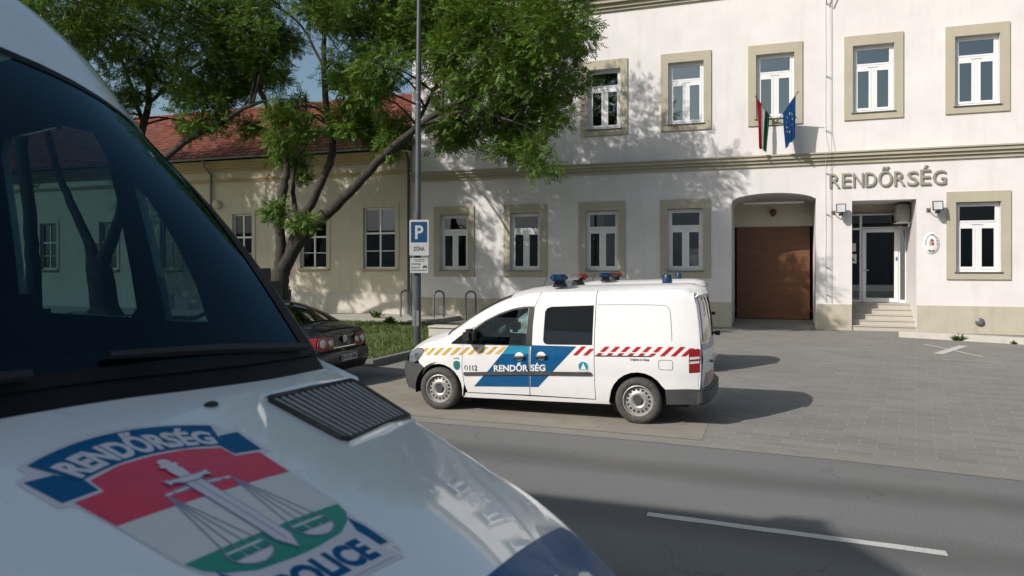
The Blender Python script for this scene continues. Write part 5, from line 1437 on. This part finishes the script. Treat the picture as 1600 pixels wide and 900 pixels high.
for a, b in (((-.022, .045), (0, .008)), ((.022, .045), (0, .008)), ((-.043, .018), (-.02, -.042)), ((-.02, -.042), (0, -.005)), ((0, -.005), (.02, -.042)), ((.02, -.042), (.043, .018))):
    mb.tube([(e.x + .012, e.y + a[0], e.z + a[1]), (e.x + .012, e.y + b[0], e.z + b[1])], .0055, 5)
mb.build("badge", MAT['chrome'], bt, SRt)
pl = MB(); pl.box(-7.195, -7.185, SY - .26, SY + .26, .43, .54); po = pl.build("number_plate", MAT['sign_white_shaded'], bp, SRt, bevel=.003)
mb = MB(); mb.box(-7.184, -7.1835, SY - .257, SY - .215, .433, .537); mb.build("blue_band", MAT['sign_blue'], po, SRt)
mb = MB(); put_text(mb, "NYD-488", lambda u, v: (-7.182, SY - .2 + .43 * u, .448 + .075 * v), .02); mb.build("lettering", MAT['ink'], po, SRt, recalc=False)
for cx in (-10.85, -8.15):
    wheel(cx, .31, SY - .88, 1, sal, SRt); wheel(cx, .31, SY + .88, -1, sal, SRt)
mb = MB(); mb.box(-11.5, -7.5, SY - .6, SY + .6, .2, .3); mb.box(-10.3, -8.7, SY - .75, SY + .75, .25, .9); mb.build("floor", MAT['cabin'], sal, SRt)
# ------------------------------------------------------------------ big police van in the foreground
BZ = 1.37                      # height of the windscreen base above the verge
big = thing("large_police_van", "large white police van in the foreground with the shield emblem on its bonnet", "police van", (-1.402, 1.122, .448), R(-10.1))
ZT = [(-.4, .08), (0, 0), (.34, -.084), (.685, -.172), (.85, -.225), (1.0, -.30), (1.1, -.39)]
KT = [(-.4, .03), (0, .03), (.29, .07), (.55, .11), (.72, .14), (.925, .21)]
def hz(x, y):
    z = hermite(ZT, x) - hermite(KT, x) * (abs(y) / .8) ** 2.2
    e = abs(y) - .76
    if e > 0:
        r = .14; e = min(e, r); z -= (r - math.sqrt(r * r - e * e)) * .9
    return z
XB = [(0, .034), (.13, .036), (.28, .044), (.525, .035), (.754, -.006), (.824, -.022), (.9, -.05)]
def xb(y): return hermite(XB, abs(y))
def xf(y): return 1.10 - .17 * (abs(y) / .9) ** 2.5
def hp(x, y, o=0.0): return (x, y, BZ + hz(x, y) + o)
ys = [-.9 + 1.8 * k / 60 for k in range(61)]
ys = sorted(set([round(s * v, 4) for s in (-1, 1) for v in (.9, .895, .885, .87, .85, .83, .81, .79)] + [round(y, 4) for y in ys if abs(y) < .79]))
mb = MB(); mb.grid([[hp(xb(y) + (xf(y) - xb(y)) * s, y) for y in ys] for s in [k / 40 for k in range(41)]])
hood = mb.build("bonnet", MAT['van_paint'], big, smooth=True, angle=70, thick=.01)
# front face, grille, lamps, bumper
mb = MB()
rows = []
for q in range(9):
    f = q / 8
    rows.append([(xf(y) + .015 * math.sin(PI * .5 * min(1, f * 2)) - .03 * f, y * (1 - .06 * min(1, f * 1.5)), BZ + hz(xf(y), y) * (1 - f) + (-.80) * f) for y in ys])
mb.grid(rows); mb.build("front_panel", MAT['van_paint'], big, smooth=True, angle=70, thick=.01)
mb = MB(); mb.box(.9, 1.12, -.48, .48, BZ - .7, BZ - .48); mb.build("grille", MAT['black_plastic'], big, bevel=.02)
for s in (-1, 1):
    mb = MB(); mb.box(.70, .98, min(s * .5, s * .86), max(s * .5, s * .86), BZ - .86, BZ - .60); mb.build("headlight", MAT['headlamp'], big, bevel=.04)
mb = MB(); mb.box(.6, 1.14, -.95, .95, BZ - 1.14, BZ - .82); mb.build("front_bumper", MAT['dark_plastic'], big, bevel=.06, smooth=True)
# louvred vents at the rear corners of the bonnet
for s in (-1, 1):
    q = [(.150, .425), (.085, .785), (.095, .802), (.285, .80), (.300, .785), (.405, .43), (.395, .415), (.165, .412)]
    cq_ = (.245, .61)
    mb = MB(); flat_shape(mb, [(a, b) for a, b in q], lambda a, b: hp(a, s * b, .0015), step=.06); base = mb.build("vent", MAT['black_plastic'], hood, smooth=True, recalc=False)
    rim = MB()
    lp_ = [hp(a, s * b, .004) for a, b in q]; lp_.append(lp_[0]); rim.tube(lp_, .008, 6); rim.build("vent_rim", MAT['black_plastic'], hood, smooth=True)
    lip = MB(); lip.tube([hp(.135, s * .41, .002), hp(.10, s * .6, .004), hp(.068, s * .79, .002)], [.006, .010, .006], 8); lip.build("vent_lip", MAT['van_paint'], hood, smooth=True); lip = MB(); lip.tube([hp(.30, s * .81, .002), hp(.36, s * .62, .004), hp(.418, s * .42, .002)], [.006, .011, .006], 8); lip.build("vent_lip", MAT['van_paint'], hood, smooth=True)
    sl = MB()
    n = 14
    for k in range(n):
        y = .437 + .345 * k / (n - 1)
        x0 = .150 + (.088 - .150) * (y - .425) / .36 + .006; x1 = .405 + (.29 - .405) * (y - .43) / .365 - .008
        C = [x0 + (x1 - x0) * t / 6 for t in range(7)]
        sl.grid([[hp(x, s * (y - .007), .0018) for x in C], [hp(x, s * (y - .003), .0045) for x in C], [hp(x, s * (y + .003), .0045) for x in C], [hp(x, s * (y + .005), .0018) for x in C]])
    sl.build("vent_slats", MAT['slat'], hood, smooth=True, recalc=False)
# shield emblem, in bonnet coordinates (across, along)
def ep(layer): return lambda a, b: hp(b, a, .0010 + .0004 * layer)
emb = MB()
def E_(poly, m, layer, step=.03): flat_shape(emb, poly, ep(layer), m, step)
def mirror(pts): return list(pts) + [(-a, b) for a, b in reversed(pts) if abs(a) > 1e-6]
WHT, RED, GRN, BLU, LIL, LIN = 0, 1, 2, 3, 4, 5
# backing (pale outline of everything)
E_(mirror([(0, .172), (.09, .185), (.19, .226), (.20, .235), (.195, .262), (.222, .278), (.212, .385), (.190, .39), (.178, .48), (.165, .62), (.152, .66), (.150, .68), (.152, .76), (.13, .80), (0, .80)]), LIL, 0)
# tails of the two ribbons
for s in (-1, 1):
    E_([(s * .165, .285), (s * .213, .284), (s * .200, .374), (s * .137, .368), (s * .137, .325)], BLU, 1)
    E_([(s * .118, .705), (s * .138, .662), (s * .143, .70), (s * .139, .757), (s * .118, .757)], BLU, 1)
    E_([(s * .150, .262), (s * .168, .262), (s * .165, .285), (s * .14, .325), (s * .132, .325)], LIL, 2)
# field
red = mirror([(0, .304), (.067, .309), (.132, .333), (.133, .376), (.186, .382), (.176, .479), (0, .479)])
E_(red, RED, 1)
E_(mirror([(0, .4795), (.176, .4795), (.160, .62), (0, .62)]), WHT, 1)
E_(mirror([(0, .6205), (.16, .6205), (.15, .65), (.13, .672), (.09, .695), (.03, .703), (0, .704)]), GRN, 1)
# top ribbon
N_ = 16
topc = [(-.183 + .366 * k / N_, .236 - .048 * (1 - (abs(-.183 + .366 * k / N_) / .183) ** 2)) for k in range(N_ + 1)]
botc = [(-.143 + .286 * k / N_, .327 - .030 * (1 - (abs(-.143 + .286 * k / N_) / .143) ** 2)) for k in range(N_ + 1)]
E_(topc + [(.145, .327)] + botc[::-1][1:-1] + [(-.145, .327)], BLU, 3)
def rib(u, v):
    t = -1 + 2 * u
    a_top, b_top = t * .166, .241 - .046 * (1 - t * t); a_bot, b_bot = t * .138, .321 - .030 * (1 - t * t)
    a, b = a_bot + (a_top - a_bot) * v, b_bot + (b_top - b_bot) * v
    return ep(4)(a, b)
V, F, _ = text2d("RENDŐRSÉG", .045)
emb.add([rib(u, v * 1.0) for u, v in V], F, LIL)
def bar(p, q, w, m, layer):
    d = Vector((q[0] - p[0], q[1] - p[1])); n = Vector((-d.y, d.x)).normalized() * w / 2
    E_([(p[0] - n.x, p[1] - n.y), (q[0] - n.x, q[1] - n.y), (q[0] + n.x, q[1] + n.y), (p[0] + n.x, p[1] + n.y)], m, layer)
# beam and scales
for s in (-1, 1):
    bar((s * .068, .443), (0, .424), .004, LIN, 2); bar((s * .068, .443), (0, .447), .003, LIN, 2); bar((s * .066, .4435), (0, .436), .008, LIL, 2)
    for k in range(4): bar((s * .066, .446), (s * (.034 + .022 * k), .64), .003, LIN, 3)
    E_([(s * .032, .636), (s * .102, .636), (s * .102, .642), (s * .032, .642)], LIL, 3)
    for k in range(3): E_([(s * (.037 + .021 * k), .643), (s * (.053 + .021 * k), .643), (s * (.053 + .021 * k), .656), (s * (.037 + .021 * k), .656)], GRN, 4)
    E_([(s * .03, .658), (s * .104, .658), (s * .098, .672), (s * .082, .684), (s * .067, .687), (s * .052, .684), (s * .036, .672)], LIN, 3)
    E_([(s * .033, .662), (s * .101, .662), (s * .095, .672), (s * .08, .681), (s * .067, .684), (s * .054, .681), (s * .039, .672)], LIL, 4)
    bar((s * .03, .636), (s * .03, .66), .003, LIN, 4); bar((s * .104, .636), (s * .104, .66), .003, LIN, 4)
    bar((s * .054, .636), (s * .054, .66), .003, LIL, 4); bar((s * .08, .636), (s * .08, .66), .003, LIL, 4)
# sword
E_([(-.018, .42), (.018, .42), (.0175, .655), (0, .692), (-.0175, .655)], LIN, 5); E_([(-.0155, .42), (.0155, .42), (.015, .652), (0, .687), (-.015, .652)], LIL, 6); bar((.0, .43), (.0, .66), .002, LIN, 7)
E_([(-.045, .398), (-.034, .404), (.034, .404), (.045, .398), (.043, .424), (.032, .418), (.014, .428), (-.014, .428), (-.032, .418), (-.043, .424)], LIN, 7); E_([(-.042, .402), (-.033, .407), (.033, .407), (.042, .402), (.040, .420), (.031, .415), (.013, .425), (-.013, .425), (-.031, .415), (-.040, .420)], LIL, 8)
E_([(-.010, .352), (.010, .352), (.014, .378), (.011, .404), (-.011, .404), (-.014, .378)], LIL, 8); E_([(-.017, .350), (.017, .350), (.017, .362), (-.017, .362)], LIL, 8)
E_([(.012 * math.cos(a), .343 + .013 * math.sin(a)) for a in [2 * PI * k / 12 for k in range(12)]], LIL, 8)
# lower ribbon
E_([(-.117, .716), (-.11, .71), (.11, .71), (.117, .716), (.117, .785), (.11, .792), (-.11, .792), (-.117, .785)], LIL, 3)
V, F, _ = text2d("POLICE", .05)
emb.add([ep(4)(-.095 + .19 * u, .781 - .06 * v) for u, v in V], F, 6)
emb.build("emblem", [MAT['emb_white'], MAT['emb_red'], MAT['emb_green'], MAT['deep_blue'], MAT['emb_lilac'], MAT['emb_line'], MAT['deep_blue']], hood, recalc=False, smooth=True, angle=80)
# blue band with white letters across the nose
def xe(y): return .925 - .115 * (min(abs(y), .72) / .70) ** 1.4 + (.5 * (abs(y) - .74) if abs(y) > .74 else 0)
mb = MB()
yb_ = [-.86 + 1.72 * k / 50 for k in range(51)]
mb.grid([[hp(min(xe(y), xf(y) - .001) + (xf(y) - min(xe(y), xf(y) - .001)) * q / 8, y, .0015) for y in yb_] for q in range(9)])
mb.build("blue_band", MAT['deep_blue'], hood, recalc=False, smooth=True)
mb = MB()
V, F, _ = text2d("RENDŐRSÉG", .03)
mb.add([(lambda y, v: hp(xe(y) + .065 + .12 * (1 - v), y, .0028))(-.55 + 1.13 * u, v) for u, v in V], F)
mb.build("lettering", MAT['emb_white'], hood, recalc=False)
for s in (-1, 1):
    mb = MB(); mb.lathe([(.014, 0), (.013, .006), (.006, .010), (0, .0105)], lambda x, y, h: tuple(Vector(hp(.14, s * .26, h)) + Vector((x * .8, y * 1.3, 0))), 12); mb.build("washer_jet", MAT['black_plastic'], hood, smooth=True)
# black edge studs along the left bonnet seam
mb = MB()
for k in range(9):
    x = .66 + .028 * k; a = hp(x, .868, .002); b = hp(x + .012, .868, .002); c = hp(x + .012, .876, .002); d = hp(x, .876, .002); mb.quad(a, b, c, d)
mb.build("seam_studs", MAT['black_plastic'], hood, recalc=False)

# windscreen, cowl, pillars, roof
HT = [(0, -.72, .93), (.24, -.745, .908), (.47, -.77, .859), (.66, -.80, .784), (.76, -.825, .71)]
def hx_(y): return hermite([(a, b) for a, b, c in HT], abs(y))
def hz_(y): return hermite([(a, c) for a, b, c in HT], abs(y))
def gp(t, s, o=0.0):
    """windscreen point: t across (-1..1), s up (0..1)"""
    yb0 = t * .80; yh = t * .755
    x0, z0 = xb(yb0) - .055, hz(min(abs(yb0), .76), 0) if False else 0
    z0 = hermite(ZT, xb(yb0) - .055) - hermite(KT, 0) * (abs(yb0) / .8) ** 2.2 + .03
    x1, z1 = hx_(yh), hz_(yh)
    b = .035 * math.sin(PI * s) + o
    return (x0 + (x1 - x0) * s + b * .7, yb0 + (yh - yb0) * s, BZ + z0 + (z1 - z0) * s + b * .7)
G = 36
mb = MB(); mb.grid([[gp(-1 + 2 * k / G, s / 20) for k in range(G + 1)] for s in range(21)])
ws = mb.build("windscreen", MAT['screen_glass'], big, smooth=True, angle=80, recalc=False)
mb = MB()
for s0, s1 in ((-.006, .022), (.965, 1.0)): mb.grid([[gp(-1 + 2 * k / G, s0 + (s1 - s0) * q / 2, .003) for k in range(G + 1)] for q in range(3)])
for t0, t1 in ((-1, -.94), (.94, 1)): mb.grid([[gp(t0 + (t1 - t0) * q / 2, s / 20, .0032) for s in range(21)] for q in range(3)])
mb.build("black_border", MAT['cowl'], ws, smooth=True, recalc=False)
mb = MB()
mb.grid([[(lambda a, b, q: tuple(a[i] + (b[i] - a[i]) * q / 4 for i in range(3)))(hp(xb(y) - .005, y, -.018 if q else -.006), gp(y / .80, 0, -.004), q) for y in [-.80 + 1.6 * k / G for k in range(G + 1)]] for q in range(5)])
mb.build("cowl", MAT['cowl'], big, smooth=True, recalc=False, thick=.006)
for y0, y1 in ((.74, .12), (-.05, -.72)):
    mb = MB()
    P0 = Vector(gp(y0 / .8, .012, .022)); P1 = Vector(gp(y1 / .8, .035, .022)); mb.tube([P0, (P0 + P1) / 2 + Vector((0, 0, .004)), P1], [.013, .015, .010], 6)
    mb.build("wiper", MAT['black_plastic'], big, smooth=True)
for s in (-1, 1):
    mb = MB(); rows = []
    for k in range(21):
        q = k / 20
        g0 = gp(s * 1.0, q)
        rows.append([g0, (g0[0] - .012, g0[1] + s * .022, g0[2] - .002), (g0[0] - .045, g0[1] + s * .042, g0[2] - .01), (g0[0] - .10, g0[1] + s * .055, g0[2] - .03)])
    mb.grid(rows); mb.build("windscreen_pillar", MAT['pillar_black'], big, smooth=True, angle=80, recalc=False, thick=.01)
ryy = sorted([s * v for s in (-1, 1) for v in (.76, .74, .7, .64, .56, .46, .36, .24, .12)] + [0])
RW_ = [(-1.0, 1.18, -1.10, .97), (-1.33, 1.35, -1.36, 1.17), (-1.75, 1.47, -1.72, 1.36), (-2.3, 1.52, -2.3, 1.43), (-4.6, 1.52, -4.6, 1.43)]
rows = [[(hx_(y) , y, BZ + hz_(y) + .004) for y in ryy]]
for xc, zc, xe_, ze in RW_:
    rows.append([(xc + (xe_ - xc) * (abs(y) / .76) ** 2.6, y, BZ + zc + (ze - zc) * (abs(y) / .76) ** 2.6) for y in ryy])
# finer rows by interpolation along the length
fine = []
for j in range(len(ryy)):
    fine.append(curve_pts([r[j] for r in rows], 6))
rows = [[fine[j][i] for j in range(len(ryy))] for i in range(len(fine[0]))]
full = []
for r in rows:
    def ext(p, s): return [(p[0] - .01, p[1] + s * .02, p[2] - .022), (p[0] - .02, p[1] + s * .034, p[2] - .06), (p[0] - .03, p[1] + s * .04, p[2] - .13)]
    full.append(ext(r[0], -1)[::-1] + r + ext(r[-1], 1))
mb = MB(); mb.grid(full); mb.build("roof", MAT['van_paint'], big, smooth=True, angle=80, thick=.01)
# body sides with window openings
edge_top = [(x, hz(x, .9)) for x in [1.0 - .1 * k for k in range(11)]] + [(-.10, .01)]
pil = [(-.22, .10), (-.40, .27), (-.60, .45), (-.80, .60), (-.95, .69)]
rfl = [(-1.12, .86), (-1.38, 1.06), (-1.74, 1.25), (-2.3, 1.31), (-4.6, 1.31)]
def stop(x): return lerp_table(sorted([(a, b) for a, b in edge_top + pil + rfl]), x)
def bs(x, z):
    t = stop(x)
    if x > .05: return .965 - .065 * max(0, min(1, 1 - (t - z) / .25)) ** 2
    f = max(0, min(1, (z + .1) / (t + .1))) if t > -.05 else 0
    a = .165 if x < -.1 else .065 + .1 * (.05 - x) / .15
    return .965 - a * f ** 1.5
WA = lambda cx: arc(cx, -1.03, .40, 190, -10)
low = -.95
side_poly = [(1.0, -.62), (1.0, hz(1.0, .9))] + edge_top[1:] + pil + rfl + [(-4.6, low)] + [(a, b) for a, b in arc(-3.1, -1.03, .42, 169, 11)] + [(a, b) for a, b in arc(.42, -1.03, .42, 169, 11)] + [(.95, low)]
dwin = [(-1.0, .075), (-1.03, .5), (-1.01, .60), (-.96, .585), (-.85, .48), (-.75, .34), (-.695, .20), (-.67, .08)]
dwin = [(-.965, .075), (-1.0, .60), (-.97, .585), (-.88, .52), (-.78, .38), (-.71, .22), (-.685, .08)]
cwin = [(-2.02, .12), (-2.03, .78), (-1.97, .85), (-1.5, .86), (-1.22, .80), (-1.14, .70), (-1.115, .12), (-1.16, .08), (-1.95, .08)]
for s in (-1, 1):
    P, T = tri2d(side_poly, [dwin, cwin], .12)
    mb = MB(); mb.add([(x, s * bs(x, z), BZ + z) for x, z in P], T); sp = mb.build("body_side", MAT['van_paint'], big, smooth=True, angle=60, thick=.03)
    for w in (dwin, cwin):
        P, T = tri2d(w, (), .15); mb = MB(); mb.add([(x, s * (bs(x, z) - .012), BZ + z) for x, z in P], T); mb.build("window", MAT['car_glass'], sp, smooth=True, recalc=False)
    mb = MB(); mb.box(-.68, -.56, min(s * 1.0, s * 1.16), max(s * 1.0, s * 1.16), BZ + .0, BZ + .275); mo = mb.build("mirror", MAT['black_plastic'], big, bevel=.05, smooth=True)
    mb = MB(); mb.tube([(-.5, s * .93, BZ + .02), (-.6, s * 1.04, BZ + .05)], .03, 8); mb.build("mirror_arm", MAT['black_plastic'], mo)
    # inside lining
    mb = MB()
    P, T = tri2d([(-.1, -.6), (-.12, .0)] + pil[:-1] + [(-.95, .66), (-1.12, .8), (-1.4, .98), (-1.75, 1.15), (-4.5, 1.2), (-4.5, -.6)], [dwin, cwin], .15)
    mb.add([(x, s * (bs(x, z) - .05), BZ + z) for x, z in P], T); mb.build("lining", MAT['cabin'], sp, smooth=True, recalc=False)
    for cx in (.42, -3.1): wheel(cx, .335, s * .96, -s, big, (0, 0, 0), .335, .21)
mb = MB(); mb.quad((-4.58, -.95, BZ - .9), (-4.58, .95, BZ - .9), (-4.58, .8, BZ + 1.35), (-4.58, -.8, BZ + 1.35)); mb.build("rear_doors", MAT['van_paint'], big, thick=.03)
mb = MB(); mb.quad((-.9, -.7, BZ + .86), (-.9, .7, BZ + .86), (-4.5, .72, BZ + 1.28), (-4.5, -.72, BZ + 1.28)); mb.build("headlining", MAT['cabin'], big, thick=.01)
mb = MB(); mb.box(-4.55, .9, -.85, .85, .38, .45); mb.box(-.3, .9, -.8, .8, .45, .8); mb.build("floor", MAT['cabin'], big)
# cabin
mb = MB(); mb.grid([[(x, y, BZ + z - .06 * (abs(y) / .8) ** 2) for y in [-.8 + 1.6 * k / 20 for k in range(21)]] for x, z in ((-.06, .03), (-.2, .02), (-.4, .035), (-.55, .04), (-.66, .0), (-.68, -.2), (-.6, -.6))]); mb.build("dashboard", MAT['cabin'], big, smooth=True, thick=.01)
mb = MB(); mb.lathe([(.19, -.014), (.206, 0), (.19, .014), (.174, 0), (.19, -.014)], lambda x, y, h: (-.70 + y * .62 + h * .75, .44 + x, BZ - .13 + y * .78 - h * .6), 30); mb.tube([(-.70, .26, BZ - .13), (-.70, .62, BZ - .13)], .02, 6); mb.tube([(-.70, .44, BZ - .13), (-.55, .44, BZ - .25)], .05, 8); mb.build("steering_wheel", MAT['cabin'], big, smooth=True)
for yc, w, zt in ((-.42, .46, .47), (.06, .26, .38), (.50, .24, .16)):
    mb = MB(); mb.box(-1.55, -1.05, yc - w, yc + w, BZ - .8, BZ - .45); mb.prism([(-1.2, -.5), (-1.36, -.5), (-1.5, zt), (-1.38, zt + .03)], lambda u, v, d: (u, yc + d, BZ + v), -w, w); st_ = mb.build("seat", MAT['seat'], big, bevel=.06, smooth=True)
mb = MB(); mb.lathe([(.022, -.001), (.022, .0), (0, .0)], lambda x, y, h: tuple(Vector(gp(.22 + x * 1.25, .055 + y * .8, -.006 - h))), 16)
mb.lathe([(.007, -.001), (.007, .0), (0, .0)], lambda x, y, h: tuple(Vector(gp(.15 + x * 1.25, .065 + y * .8, -.006 - h))), 10)
mb.build("sticker", MAT['sign_white_shaded'], ws, recalc=False)

# ------------------------------------------------------------------ light, sky, camera
SUN = Vector((-.75, -1.0, .92)).normalized()
elev = math.asin(SUN.z); azim = math.atan2(SUN.x, SUN.y)
w = bpy.data.worlds.new("World"); SC.world = w; w.use_nodes = True
nt = w.node_tree; bg = nt.nodes["Background"]
sky = nt.nodes.new("ShaderNodeTexSky"); sky.sky_type = 'NISHITA'; sky.sun_disc = False
sky.sun_elevation = elev; sky.sun_rotation = azim % (2 * PI); sky.air_density = .9; sky.dust_density = 2.0; sky.ozone_density = .6
tint = nt.nodes.new("ShaderNodeMix"); tint.data_type = 'RGBA'; tint.blend_type = 'MULTIPLY'; tint.inputs[0].default_value = 1; tint.inputs[7].default_value = (.96, 1.0, .90, 1)
nt.links.new(sky.outputs[0], tint.inputs[6]); nt.links.new(tint.outputs[2], bg.inputs[0]); bg.inputs[1].default_value = .118
sl_ = bpy.data.lights.new("sun", 'SUN'); sl_.energy = 4.2; sl_.angle = R(.5); sl_.color = (1.0, .945, .885)
so_ = bpy.data.objects.new("sun", sl_); COL.objects.link(so_); so_.rotation_euler = SUN.to_track_quat('Z', 'Y').to_euler(); so_.location = (-30, -40, 37)

cam = bpy.data.cameras.new("camera"); co_ = bpy.data.objects.new("camera", cam); COL.objects.link(co_)
co_.location = (0, 0, 2.1); co_.rotation_euler = (R(90), 0, R(19.77))
cam.sensor_width = 36; cam.lens = 36 * 1150 / 1600; cam.shift_y = -34 / 1600
cam.clip_start = .05; cam.clip_end = 2000
cam.dof.use_dof = True; cam.dof.focus_distance = 17; cam.dof.aperture_fstop = 4.8
SC.camera = co_
SC.view_settings.view_transform = 'Standard'; SC.view_settings.look = 'None'; SC.view_settings.exposure = 0; SC.view_settings.gamma = 1
SC.render.engine = 'CYCLES'
SC.cycles.use_denoising = True
SC.cycles.max_bounces = 8; SC.cycles.transparent_max_bounces = 16; SC.cycles.glossy_bounces = 4; SC.cycles.diffuse_bounces = 2
SC.cycles.caustics_reflective = False; SC.cycles.caustics_refractive = False
SC.cycles.sample_clamp_indirect = 4
